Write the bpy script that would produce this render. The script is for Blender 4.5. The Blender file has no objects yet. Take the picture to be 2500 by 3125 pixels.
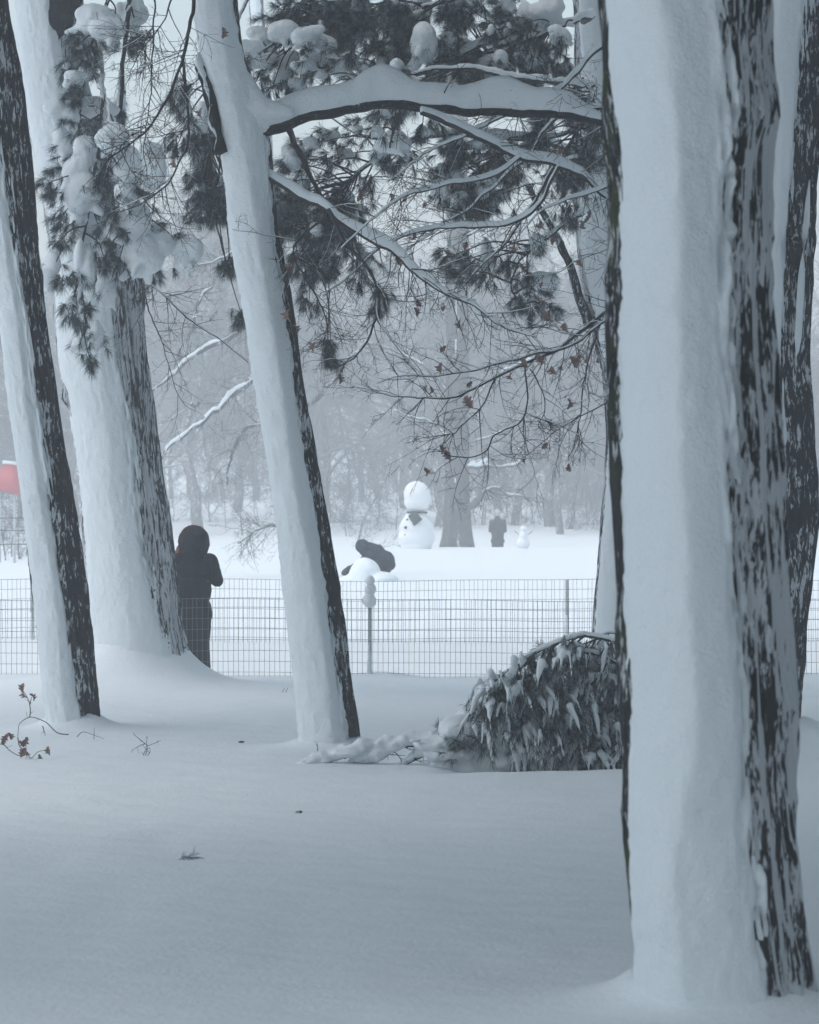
import bpy, math, random
import numpy as np
from mathutils import Vector, Matrix

# ------------------------------------------------------------------ camera, sky, sun, exposure
SC = bpy.context.scene
COL = SC.collection
FPX, CAMH, HOR = 11718.0, 1.8, 1503.0          # focal length in photo pixels, eye height, horizon row

cam = bpy.data.cameras.new('camera')
cam.sensor_fit = 'VERTICAL'
cam.sensor_height = 36.0
cam.lens = 135.0
cam.shift_y = -59.0 / 3125.0
cam.clip_start = 0.1
cam.clip_end = 3000.0
cam.dof.use_dof = True
cam.dof.focus_distance = 33.0
cam.dof.aperture_fstop = 9.0
camo = bpy.data.objects.new('camera', cam)
camo.location = (0, 0, CAMH)
camo.rotation_euler = (math.radians(90), 0, 0)
COL.objects.link(camo)
SC.camera = camo

SUN_EL, SUN_AZ = math.radians(64), math.radians(-110)     # azimuth from +Y towards +X
sdir = Vector((math.sin(SUN_AZ) * math.cos(SUN_EL), math.cos(SUN_AZ) * math.cos(SUN_EL), math.sin(SUN_EL)))
world = bpy.data.worlds.new('World')
SC.world = world
world.use_nodes = True
wn = world.node_tree
wn.nodes.clear()
sky = wn.nodes.new('ShaderNodeTexSky')
sky.sky_type = 'NISHITA'
sky.sun_disc = False
sky.sun_elevation = SUN_EL
sky.sun_rotation = SUN_AZ
sky.air_density = 1.0
sky.dust_density = 3.2
sky.ozone_density = 1.0
hsv = wn.nodes.new('ShaderNodeHueSaturation')
hsv.inputs['Saturation'].default_value = 0.68
hsv.inputs['Hue'].default_value = 0.465
bg = wn.nodes.new('ShaderNodeBackground')
bg.inputs['Strength'].default_value = 0.15
wo = wn.nodes.new('ShaderNodeOutputWorld')
wn.links.new(sky.outputs[0], hsv.inputs['Color'])
wn.links.new(hsv.outputs[0], bg.inputs['Color'])
wn.links.new(bg.outputs[0], wo.inputs['Surface'])

sun = bpy.data.lights.new('sun', 'SUN')
sun.energy = 0.7
sun.angle = math.radians(80)
sun.color = (0.94, 0.98, 1.0)
suno = bpy.data.objects.new('sun', sun)
suno.rotation_euler = sdir.to_track_quat('Z', 'Y').to_euler()
suno.location = sdir * 60
COL.objects.link(suno)

SC.view_settings.view_transform = 'Standard'
SC.view_settings.look = 'None'
SC.view_settings.gamma = 1.0
SC.view_settings.exposure = 0.40
SC.render.engine = 'CYCLES'
SC.cycles.max_bounces = 8
SC.cycles.diffuse_bounces = 4
SC.cycles.glossy_bounces = 1
SC.cycles.volume_bounces = 2
SC.cycles.transparent_max_bounces = 8
SC.cycles.use_denoising = True

# ------------------------------------------------------------------ helpers
def P(px, py, d):
    """a point seen at photo pixel (px, py) that stands d metres away"""
    return np.array(((px - 1250.0) * d / FPX, d, CAMH + (HOR - py) * d / FPX))

def hash3(x, y, z, seed):
    n = (x * 374761393 + y * 668265263 + z * 1440662683 + seed * 1274126177) & 0xffffffff
    n = ((n ^ (n >> 13)) * 1274126177) & 0xffffffff
    n = ((n ^ (n >> 16)) * 2246822519) & 0xffffffff
    return ((n ^ (n >> 15)) & 0xffffff) / float(0xffffff)

def vnoise(x, y, z, seed=0):
    x, y, z = np.broadcast_arrays(np.asarray(x, float), np.asarray(y, float), np.asarray(z, float))
    xi, yi, zi = np.floor(x).astype(np.int64), np.floor(y).astype(np.int64), np.floor(z).astype(np.int64)
    fx, fy, fz = x - xi, y - yi, z - zi
    fx, fy, fz = fx * fx * (3 - 2 * fx), fy * fy * (3 - 2 * fy), fz * fz * (3 - 2 * fz)
    r = 0
    for a in (0, 1):
        for b in (0, 1):
            for c in (0, 1):
                w = (fx if a else 1 - fx) * (fy if b else 1 - fy) * (fz if c else 1 - fz)
                r = r + w * hash3(xi + a, yi + b, zi + c, seed)
    return r * 2 - 1

def fbm(x, y, z, seed=0, octv=3):
    r, a, s = 0, 1.0, 1.0
    for o in range(octv):
        r = r + a * vnoise(x * s, y * s, z * s, seed + 17 * o)
        a *= .5
        s *= 2.03
    return r

def sstep(a, b, x):
    t = np.clip((np.asarray(x, float) - a) / (b - a), 0, 1)
    return t * t * (3 - 2 * t)

def interp(x, xs, ys):
    """smooth (monotone-ish cubic) interpolation"""
    xs, ys = np.asarray(xs, float), np.asarray(ys, float)
    o = np.argsort(xs)
    xs, ys = xs[o], ys[o]
    m = np.gradient(ys, xs)
    x = np.asarray(x, float)
    i = np.clip(np.searchsorted(xs, x) - 1, 0, len(xs) - 2)
    h = xs[i + 1] - xs[i]
    t = (x - xs[i]) / h
    lin = (t < 0) | (t > 1)
    tc = np.clip(t, 0, 1)
    r = ((1 + 2 * tc) * (1 - tc) ** 2 * ys[i] + tc * (1 - tc) ** 2 * h * m[i] +
         tc * tc * (3 - 2 * tc) * ys[i + 1] + tc * tc * (tc - 1) * h * m[i + 1])
    ext = np.where(t < 0, ys[i] + m[i] * (x - xs[i]), ys[i + 1] + m[i + 1] * (x - xs[i + 1]))
    return np.where(lin, ext, r)

def new_mesh(name, verts, quads=None, tris=None, smooth=True):
    me = bpy.data.meshes.new(name)
    verts = np.asarray(verts, np.float32)
    q = np.asarray(quads, np.int32).reshape(-1, 4) if quads is not None and len(quads) else np.zeros((0, 4), np.int32)
    t = np.asarray(tris, np.int32).reshape(-1, 3) if tris is not None and len(tris) else np.zeros((0, 3), np.int32)
    me.vertices.add(len(verts))
    me.vertices.foreach_set('co', verts.ravel())
    me.loops.add(q.size + t.size)
    me.loops.foreach_set('vertex_index', np.concatenate([q.ravel(), t.ravel()]))
    me.polygons.add(len(q) + len(t))
    me.polygons.foreach_set('loop_start', np.concatenate([np.arange(len(q)) * 4, q.size + np.arange(len(t)) * 3]).astype(np.int32))
    me.update(calc_edges=True)
    me.validate()
    if smooth:
        me.polygons.foreach_set('use_smooth', np.ones(len(me.polygons), bool))
    return me

class MB:
    """collects shapes; build() links them as one mesh object"""
    def __init__(s):
        s.v, s.q, s.t, s.n = [], [], [], 0
    def add(s, v, q=None, t=None):
        v = np.asarray(v, float).reshape(-1, 3)
        if q is not None and len(q): s.q.append(np.asarray(q, np.int64).reshape(-1, 4) + s.n)
        if t is not None and len(t): s.t.append(np.asarray(t, np.int64).reshape(-1, 3) + s.n)
        s.v.append(v)
        s.n += len(v)
    def tube(s, pts, rad, sides=5, cap=True):
        pts = np.asarray(pts, float)
        n = len(pts)
        rad = np.broadcast_to(np.asarray(rad, float), (n,))
        tan = np.gradient(pts, axis=0)
        tan /= np.linalg.norm(tan, axis=1)[:, None] + 1e-9
        ref = np.array((.13, .37, .92)) if abs(tan[:, 2]).mean() < .8 else np.array((.95, .25, .1))
        u = np.cross(tan, ref)
        u /= np.linalg.norm(u, axis=1)[:, None] + 1e-9
        w = np.cross(tan, u)
        a = np.arange(sides) * 2 * math.pi / sides
        ring = pts[:, None, :] + rad[:, None, None] * (u[:, None, :] * np.cos(a)[None, :, None] + w[:, None, :] * np.sin(a)[None, :, None])
        idx = np.arange(n * sides).reshape(n, sides)
        q = np.stack([idx[:-1], np.roll(idx[:-1], -1, 1), np.roll(idx[1:], -1, 1), idx[1:]], -1).reshape(-1, 4)
        v = ring.reshape(-1, 3)
        t = None
        if cap:
            v = np.vstack([v, pts[:1], pts[-1:]])
            b0, b1 = n * sides, n * sides + 1
            t = [(b0, idx[0, (k + 1) % sides], idx[0, k]) for k in range(sides)] + [(b1, idx[-1, k], idx[-1, (k + 1) % sides]) for k in range(sides)]
        s.add(v, q, t)
    def ell(s, c, r, rot=None, seg=12, rings=8):
        th = np.linspace(0, math.pi, rings + 1)[1:-1]
        ph = np.arange(seg) * 2 * math.pi / seg
        v = np.stack([np.outer(np.sin(th), np.cos(ph)), np.outer(np.sin(th), np.sin(ph)), np.outer(np.cos(th), np.ones(seg))], -1).reshape(-1, 3)
        v = np.vstack([v, (0, 0, 1), (0, 0, -1)]) * np.asarray(r, float)
        if rot is not None: v = v @ np.asarray(rot).T
        v = v + np.asarray(c, float)
        m = rings - 1
        idx = np.arange(m * seg).reshape(m, seg)
        q = np.stack([idx[:-1], idx[1:], np.roll(idx[1:], -1, 1), np.roll(idx[:-1], -1, 1)], -1).reshape(-1, 4)
        a, b = m * seg, m * seg + 1
        t = [(a, idx[0, k], idx[0, (k + 1) % seg]) for k in range(seg)] + [(b, idx[-1, (k + 1) % seg], idx[-1, k]) for k in range(seg)]
        s.add(v, q, t)
    def cone(s, p0, p1, r0, r1, sides=12):
        p0, p1 = np.asarray(p0, float), np.asarray(p1, float)
        s.ell(p0, (r0,) * 3)
        s.ell(p1, (r1,) * 3)
        n = max(2, int(np.linalg.norm(p1 - p0) / (.6 * min(r0, r1) + 1e-6)) + 1)
        n = min(n, 12)
        t = np.linspace(0, 1, n)
        s.tube(p0 + np.outer(t, p1 - p0), r0 + (r1 - r0) * t, sides)
    def box(s, c, h, rot=None):
        v = np.array([(x, y, z) for x in (-1, 1) for y in (-1, 1) for z in (-1, 1)], float) * np.asarray(h, float)
        if rot is not None: v = v @ np.asarray(rot).T
        s.add(v + np.asarray(c, float), [(0, 1, 3, 2), (4, 6, 7, 5), (0, 4, 5, 1), (2, 3, 7, 6), (0, 2, 6, 4), (1, 5, 7, 3)])
    def strip(s, pts, w, h, sides=8, sink=0.0):
        """a rounded load of snow lying along a branch: half width w, height h above the points"""
        pts = np.asarray(pts, float)
        n = len(pts)
        w, h, sink = [np.broadcast_to(np.asarray(k, float), (n,)) for k in (w, h, sink)]
        tan = np.gradient(pts, axis=0)
        side = np.stack([tan[:, 1], -tan[:, 0], np.zeros(n)], -1)
        side /= np.linalg.norm(side, axis=1)[:, None] + 1e-9
        a = np.arange(sides) * 2 * math.pi / sides + .001
        ca, sa = np.cos(a), np.sin(a)
        up = np.abs(sa) ** .8
        z = np.where(sa[None, :] > 0, up[None, :] * h[:, None], -np.abs(sa)[None, :] * np.minimum(h, w * .35)[:, None]) - sink[:, None]
        ring = pts[:, None, :] + side[:, None, :] * (w[:, None] * ca[None, :])[:, :, None]
        ring[:, :, 2] += z
        idx = np.arange(n * sides).reshape(n, sides)
        q = np.stack([idx[:-1], np.roll(idx[:-1], -1, 1), np.roll(idx[1:], -1, 1), idx[1:]], -1).reshape(-1, 4)
        v = np.vstack([ring.reshape(-1, 3), pts[:1], pts[-1:]])
        b0, b1 = n * sides, n * sides + 1
        t = [(b0, idx[0, (k + 1) % sides], idx[0, k]) for k in range(sides)] + [(b1, idx[-1, k], idx[-1, (k + 1) % sides]) for k in range(sides)]
        s.add(v, q, t)
    def data(s, name, smooth=True):
        v = np.vstack(s.v)
        return new_mesh(name, v, np.vstack(s.q) if s.q else None, np.vstack(s.t) if s.t else None, smooth)
    def build(s, name, mat, parent=None, smooth=True):
        return link(name, s.data(name, smooth), mat, parent)

def link(name, me, mat=None, parent=None):
    o = bpy.data.objects.new(name, me)
    if mat is not None and me is not None and not me.materials: me.materials.append(mat)
    COL.objects.link(o)
    if parent is not None:
        o.parent = parent
        if parent.type == 'EMPTY': o.matrix_parent_inverse = Matrix.Translation(-parent.location)
    return o

def tag(o, label=None, cat=None, group=None, kind=None):
    if label: o['label'] = label
    if cat: o['category'] = cat
    if group: o['group'] = group
    if kind: o['kind'] = kind
    return o

def thing(name, label, cat, base=(0, 0, 0), group=None):
    o = bpy.data.objects.new(name, None)
    o.location = base
    o.empty_display_size = .2
    COL.objects.link(o)
    return tag(o, label, cat, group)

def fused(mb, name, mat, parent, voxel, iters=6, rough=0.0, seed=0, freq=12.0):
    """melt the overlapping shapes of mb into one continuous surface"""
    me = mb.data(name)
    o = bpy.data.objects.new('tmp', me)
    COL.objects.link(o)
    m = o.modifiers.new('r', 'REMESH')
    m.mode = 'VOXEL'
    m.voxel_size = voxel
    m = o.modifiers.new('s', 'SMOOTH')
    m.factor = .5
    m.iterations = iters
    dg = bpy.context.evaluated_depsgraph_get()
    res = bpy.data.meshes.new_from_object(o.evaluated_get(dg))
    bpy.data.objects.remove(o)
    bpy.data.meshes.remove(me)
    res.name = name
    if rough:
        n = len(res.vertices)
        co = np.empty(n * 3, np.float32); res.vertices.foreach_get('co', co); co = co.reshape(-1, 3).astype(float)
        no = np.empty(n * 3, np.float32); res.vertices.foreach_get('normal', no); no = no.reshape(-1, 3)
        co += no * (rough * fbm(co[:, 0] * freq, co[:, 1] * freq, co[:, 2] * freq, seed, 2))[:, None]
        res.vertices.foreach_set('co', co.astype(np.float32).ravel())
    res.polygons.foreach_set('use_smooth', np.ones(len(res.polygons), bool))
    res.materials.clear()
    res.update()
    return link(name, res, mat, parent)

# ------------------------------------------------------------------ materials
def mat_new(name):
    m = bpy.data.materials.new(name)
    m.use_nodes = True
    nt = m.node_tree
    b = nt.nodes['Principled BSDF']
    b.inputs['Specular IOR Level'].default_value = .2
    return m, nt, b

def N(nt, typ, **kw):
    n = nt.nodes.new(typ)
    for k, v in kw.items():
        if k in n.inputs: n.inputs[k].default_value = v
        else: setattr(n, k, v)
    return n

def plain(name, col, rough=.8, var=.25, scale=20.0, bump=0.0):
    m, nt, b = mat_new(name)
    tc = N(nt, 'ShaderNodeTexCoord')
    no = N(nt, 'ShaderNodeTexNoise', Scale=scale, Detail=4.0)
    nt.links.new(tc.outputs['Object'], no.inputs['Vector'])
    mx = N(nt, 'ShaderNodeMix', data_type='RGBA')
    mx.inputs['A'].default_value = (*[c * (1 - var) for c in col], 1)
    mx.inputs['B'].default_value = (*[min(1, c * (1 + var)) for c in col], 1)
    nt.links.new(no.outputs[0], mx.inputs['Factor'])
    nt.links.new(mx.outputs['Result'], b.inputs['Base Color'])
    b.inputs['Roughness'].default_value = rough
    if bump:
        bp = N(nt, 'ShaderNodeBump', Strength=bump, Distance=.02)
        nt.links.new(no.outputs[0], bp.inputs['Height'])
        nt.links.new(bp.outputs[0], b.inputs['Normal'])
    return m

def snow_mat(name, col=(.775, .835, .87), fine=60.0, strength=.25, dist=.01):
    m, nt, b = mat_new(name)
    tc = N(nt, 'ShaderNodeTexCoord')
    n1 = N(nt, 'ShaderNodeTexNoise', Scale=fine, Detail=5.0, Roughness=.65)
    n2 = N(nt, 'ShaderNodeTexNoise', Scale=fine * .08, Detail=3.0)
    nt.links.new(tc.outputs['Object'], n1.inputs['Vector'])
    nt.links.new(tc.outputs['Object'], n2.inputs['Vector'])
    ad = N(nt, 'ShaderNodeMath', operation='MULTIPLY_ADD')
    ad.inputs[1].default_value = 3.0
    nt.links.new(n2.outputs[0], ad.inputs[0])
    nt.links.new(n1.outputs[0], ad.inputs[2])
    bp = N(nt, 'ShaderNodeBump', Strength=strength, Distance=dist)
    nt.links.new(ad.outputs[0], bp.inputs['Height'])
    nt.links.new(bp.outputs[0], b.inputs['Normal'])
    n3 = N(nt, 'ShaderNodeTexNoise', Scale=fine * 2.0, Detail=3.0, Roughness=.7)
    nt.links.new(tc.outputs['Object'], n3.inputs['Vector'])
    gr = N(nt, 'ShaderNodeMix', data_type='RGBA')
    gr.inputs['A'].default_value = (*[c * .86 for c in col], 1)
    gr.inputs['B'].default_value = (*[min(.97, c * 1.12) for c in col], 1)
    nt.links.new(n3.outputs[0], gr.inputs['Factor'])
    nt.links.new(gr.outputs['Result'], b.inputs['Base Color'])
    b.inputs['Roughness'].default_value = .75
    return m

def bark_mat(name, col=(.013, .018, .023), frost=.5, moss=False, sx=9.0, sz=1.6, wind=.22, patch=.42, side=0.0):
    """dark furrowed bark with wind-driven snow dust caught in streaks"""
    m, nt, b = mat_new(name)
    tc = N(nt, 'ShaderNodeTexCoord')
    mp = N(nt, 'ShaderNodeMapping')
    mp.inputs['Scale'].default_value = (sx, sx, sz)
    nt.links.new(tc.outputs['Object'], mp.inputs['Vector'])
    n1 = N(nt, 'ShaderNodeTexNoise', Scale=2.2, Detail=6.0, Roughness=.7, Distortion=.5)
    nt.links.new(mp.outputs[0], n1.inputs['Vector'])
    n2 = N(nt, 'ShaderNodeTexNoise', Scale=3.2, Detail=3.0)
    nt.links.new(tc.outputs['Object'], n2.inputs['Vector'])
    mx = N(nt, 'ShaderNodeMix', data_type='RGBA')
    mx.inputs['A'].default_value = (*[c * .3 for c in col], 1)
    mx.inputs['B'].default_value = (*[c * 1.3 for c in col], 1)
    nt.links.new(n1.outputs[0], mx.inputs['Factor'])
    out = mx.outputs['Result']
    if moss:
        n3 = N(nt, 'ShaderNodeTexNoise', Scale=6.0, Detail=4.0)
        nt.links.new(tc.outputs['Object'], n3.inputs['Vector'])
        ge = N(nt, 'ShaderNodeNewGeometry')
        sp = N(nt, 'ShaderNodeSeparateXYZ')
        nt.links.new(ge.outputs['Normal'], sp.inputs[0])
        mr = N(nt, 'ShaderNodeMapRange')
        mr.inputs[1].default_value = -.2; mr.inputs[2].default_value = -.8
        nt.links.new(sp.outputs[0], mr.inputs[0])
        cr = N(nt, 'ShaderNodeMapRange')
        cr.inputs[1].default_value = .45; cr.inputs[2].default_value = .6
        nt.links.new(n3.outputs[0], cr.inputs[0])
        mu = N(nt, 'ShaderNodeMath', operation='MULTIPLY')
        nt.links.new(mr.outputs[0], mu.inputs[0]); nt.links.new(cr.outputs[0], mu.inputs[1])
        mm = N(nt, 'ShaderNodeMix', data_type='RGBA')
        mm.inputs['B'].default_value = (.035, .045, .018, 1)
        nt.links.new(out, mm.inputs['A']); nt.links.new(mu.outputs[0], mm.inputs['Factor'])
        out = mm.outputs['Result']
    if frost > 0:
        # streaks of snow: threshold of stretched noise plus a broad patchiness
        sm = N(nt, 'ShaderNodeMath', operation='MULTIPLY_ADD')
        sm.inputs[1].default_value = patch
        nt.links.new(n2.outputs[0], sm.inputs[0]); nt.links.new(n1.outputs[0], sm.inputs[2])
        # the storm drove the snow on to the windward side
        ge2 = N(nt, 'ShaderNodeNewGeometry')
        dt = N(nt, 'ShaderNodeVectorMath', operation='DOT_PRODUCT')
        dt.inputs[1].default_value = (-.08, -.99, .1)
        nt.links.new(ge2.outputs['True Normal'], dt.inputs[0])
        wd = N(nt, 'ShaderNodeMath', operation='MULTIPLY_ADD')
        wd.inputs[1].default_value = wind
        nt.links.new(dt.outputs['Value'], wd.inputs[0]); nt.links.new(sm.outputs[0], wd.inputs[2])
        sm = wd
        if side:
            sx_ = N(nt, 'ShaderNodeSeparateXYZ')
            nt.links.new(ge2.outputs['True Normal'], sx_.inputs[0])
            sr = N(nt, 'ShaderNodeMapRange')
            sr.inputs[1].default_value = .62; sr.inputs[2].default_value = .92; sr.inputs[4].default_value = side
            nt.links.new(sx_.outputs[0], sr.inputs[0])
            sa_ = N(nt, 'ShaderNodeMath', operation='ADD')
            nt.links.new(wd.outputs[0], sa_.inputs[0]); nt.links.new(sr.outputs[0], sa_.inputs[1])
            sm = sa_
        th = N(nt, 'ShaderNodeMapRange')
        th.inputs[1].default_value = .725 + .5 * patch - frost * .3
        th.inputs[2].default_value = .785 + .5 * patch - frost * .3
        th.inputs[4].default_value = .8
        nt.links.new(sm.outputs[0], th.inputs[0])
        fm = N(nt, 'ShaderNodeMix', data_type='RGBA')
        fm.inputs['B'].default_value = (.62, .66, .70, 1)
        nt.links.new(out, fm.inputs['A']); nt.links.new(th.outputs[0], fm.inputs['Factor'])
        out = fm.outputs['Result']
    nt.links.new(out, b.inputs['Base Color'])
    bp = N(nt, 'ShaderNodeBump', Strength=.8, Distance=.02)
    nt.links.new(n1.outputs[0], bp.inputs['Height'])
    nt.links.new(bp.outputs[0], b.inputs['Normal'])
    b.inputs['Roughness'].default_value = .85
    return m

M = {
    'ground': snow_mat('ground_snow', fine=34.0, strength=.45, dist=.016),
    'snow': snow_mat('clinging_snow', fine=75.0, strength=.85, dist=.012),
    'packed': snow_mat('packed_snow', (.82, .845, .87), fine=40.0, strength=.25, dist=.01),
    'bark': bark_mat('bark', frost=.22, sx=20.0, sz=5.0, wind=.15),
    'bark_bare': bark_mat('sheltered_bark', frost=.12, sx=16.0, sz=16.0, wind=.02),
    'bark_near': bark_mat('mossy_bark', frost=.29, moss=True, sx=27.0, sz=4.6, wind=.15, patch=.5, side=.45),
    'bark_pine': bark_mat('furrowed_bark', frost=.52, sx=22.0, sz=2.4, wind=.18),
    'bark_far': bark_mat('hazed_far_bark', (.20, .20, .21), frost=.48, wind=.04),  # base colour paled towards the haze tone, besides the caught snow
    'twig': plain('twig_wood', (.030, .030, .034), .8, .4),
    'far_twig': plain('hazed_twig_wood', (.225, .24, .25), .9, .2),  # pale from clinging snow and from distance haze put into the colour
    'needle': plain('pine_needles', (.015, .034, .034), .6, .45, 9.0),
    'leaf': plain('dead_oak_leaf', (.20, .135, .12), .8, .35, 30.0),
    'wire': plain('fence_wire', (.16, .18, .18), .6, .2),
    'post': plain('fence_post_steel', (.5, .55, .56), .6, .2),
    'coat': plain('black_coat', (.010, .014, .020), .85, .5, 18.0, .4),
    'fur': plain('hood_fur_trim', (.06, .035, .03), .95, .5, 60.0, .6),
    'trouser': plain('black_trousers', (.008, .010, .016), .85, .4, 18.0, .3),
    'boot': plain('dark_boots', (.010, .011, .014), .6, .3),
    'skin': plain('skin', (.26, .13, .11), .6, .1),
    'navy': plain('navy_coat', (.014, .024, .050), .85, .3, 18.0, .3),
    'grey_coat': plain('charcoal_coat', (.03, .035, .042), .85, .3),
    'knit': plain('pale_knit_hat', (.42, .43, .45), .9, .2),
    'scarf': plain('dark_scarf', (.035, .045, .05), .9, .4, 30.0),
    'coal': plain('coal_button', (.02, .022, .025), .8, .3),
    'red': plain('red_painted_board', (.60, .19, .20), .6, .1),
    'rail': plain('rail_wood', (.09, .10, .105), .8, .2),
}

def frosted_needles():
    m = plain('frosted_pine_needles', (.015, .042, .050), .6, .45, 9.0)
    nt = m.node_tree
    b = nt.nodes['Principled BSDF']
    src = b.inputs['Base Color'].links[0].from_socket
    tc = N(nt, 'ShaderNodeTexCoord')
    n = N(nt, 'ShaderNodeTexNoise', Scale=16.0, Detail=4.0, Roughness=.6)
    nt.links.new(tc.outputs['Object'], n.inputs['Vector'])
    r = N(nt, 'ShaderNodeMapRange')
    r.inputs[1].default_value = .52; r.inputs[2].default_value = .63; r.inputs[4].default_value = .75
    nt.links.new(n.outputs[0], r.inputs[0])
    x = N(nt, 'ShaderNodeMix', data_type='RGBA')
    x.inputs['B'].default_value = (.42, .47, .50, 1)
    nt.links.new(src, x.inputs['A']); nt.links.new(r.outputs[0], x.inputs['Factor'])
    nt.links.new(x.outputs['Result'], b.inputs['Base Color'])
    return m
M['needle'] = frosted_needles()

# ------------------------------------------------------------------ ground
TX = {}      # trunk feet (x, y, drift height, drift reach)
def add_drift(x, y, h, reach, r): TX[len(TX)] = (x, y, h, reach, r)

def ground_z(x, y):
    x, y = np.asarray(x, float), np.asarray(y, float)
    z = .055 * fbm(x * .22, y * .10, 0, 3, 2) * sstep(10, 20, y) + .016 * fbm(x * 1.1, y * .55, 0, 5, 3)
    z = z * (1 - .5 * sstep(24, 34, y))
    # a low bank ends in front of the fallen bough
    bank = np.exp(-((x - 1.15) / .75) ** 4)
    z = z - .15 * bank * sstep(24.75, 25.05, y) * (1 - sstep(26.2, 27.6, y))
    z = z + .03 * np.exp(-((y - 24.5) / .5) ** 2) * sstep(-.5, .6, x)
    # trodden path between the two fences, then the open field
    z = z - .21 * sstep(38.1, 39.2, y) * (1 - sstep(41.6, 42.9, y))
    z = z + .14 * sstep(41.9, 43.2, y)
    z = z + .06 * np.exp(-((x + .28) / .35) ** 2 - ((y - 38.0) / .5) ** 2)
    z = z - .58 * sstep(117.6, 119.6, y) + .95 * sstep(130, 160, y) + .016 * np.clip(y - 160, 0, 400)
    z = z + .12 * fbm(x * .09, y * .05, 0, 9, 2) * sstep(128, 150, y)
    # ragged low edge of shovelled snow, far left
    z = z + .16 * np.exp(-((y - 103) / 2.5) ** 2) * sstep(-8.5, -10.5, x) * (1 + .5 * vnoise(x * 3, y, 0, 8))
    for (tx, ty, h, reach, r) in TX.values():
        dd = np.sqrt((x - tx) ** 2 + (y - ty) ** 2)
        k = np.clip(dd - r, 0, None)
        z = z + h * np.exp(-k / reach) * (1 + .25 * fbm(x * 1.3, y * 1.3, 0, 12, 2))
    return z

add_drift(P(410, 0, 36)[0], 36.0, .50, .24, .42)
add_drift(P(2190, 0, 13.6)[0], 13.6, .08, .12, .31)
add_drift(P(1005, 0, 27.6)[0], 27.6, .08, .15, .22)
add_drift(P(225, 0, 29.5)[0], 29.5, .12, .15, .20)
add_drift(P(2370, 0, 28.6)[0], 28.6, .10, .2, .25)
add_drift(P(1880, 0, 36.4)[0], 36.4, .25, .25, .26)

def axis(parts):
    r = []
    for a, b, n in parts: r.append(np.linspace(a, b, n, endpoint=False))
    r.append([parts[-1][1]])
    return np.concatenate(r)
gx = axis([(-420, -40, 16), (-40, -8, 24), (-8, -4.2, 40), (-4.2, 3.6, 280), (3.6, 8, 40), (8, 40, 24), (40, 420, 16)])
gy = axis([(-80, 0, 16), (0, 10, 12), (10, 20, 90), (20, 46, 300), (46, 100, 100), (100, 135, 110), (135, 200, 50), (200, 950, 30)])
XX, YY = np.meshgrid(gx, gy)
ZZ = ground_z(XX, YY)
idx = np.arange(XX.size).reshape(XX.shape)
me = new_mesh('snow_ground', np.stack([XX, YY, ZZ], -1).reshape(-1, 3),
              np.stack([idx[:-1, :-1], idx[:-1, 1:], idx[1:, 1:], idx[1:, :-1]], -1).reshape(-1, 4))
tag(link('snow_ground', me, M['ground']), kind='structure')
def gz(x, y): return float(ground_z(x, y))

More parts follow.
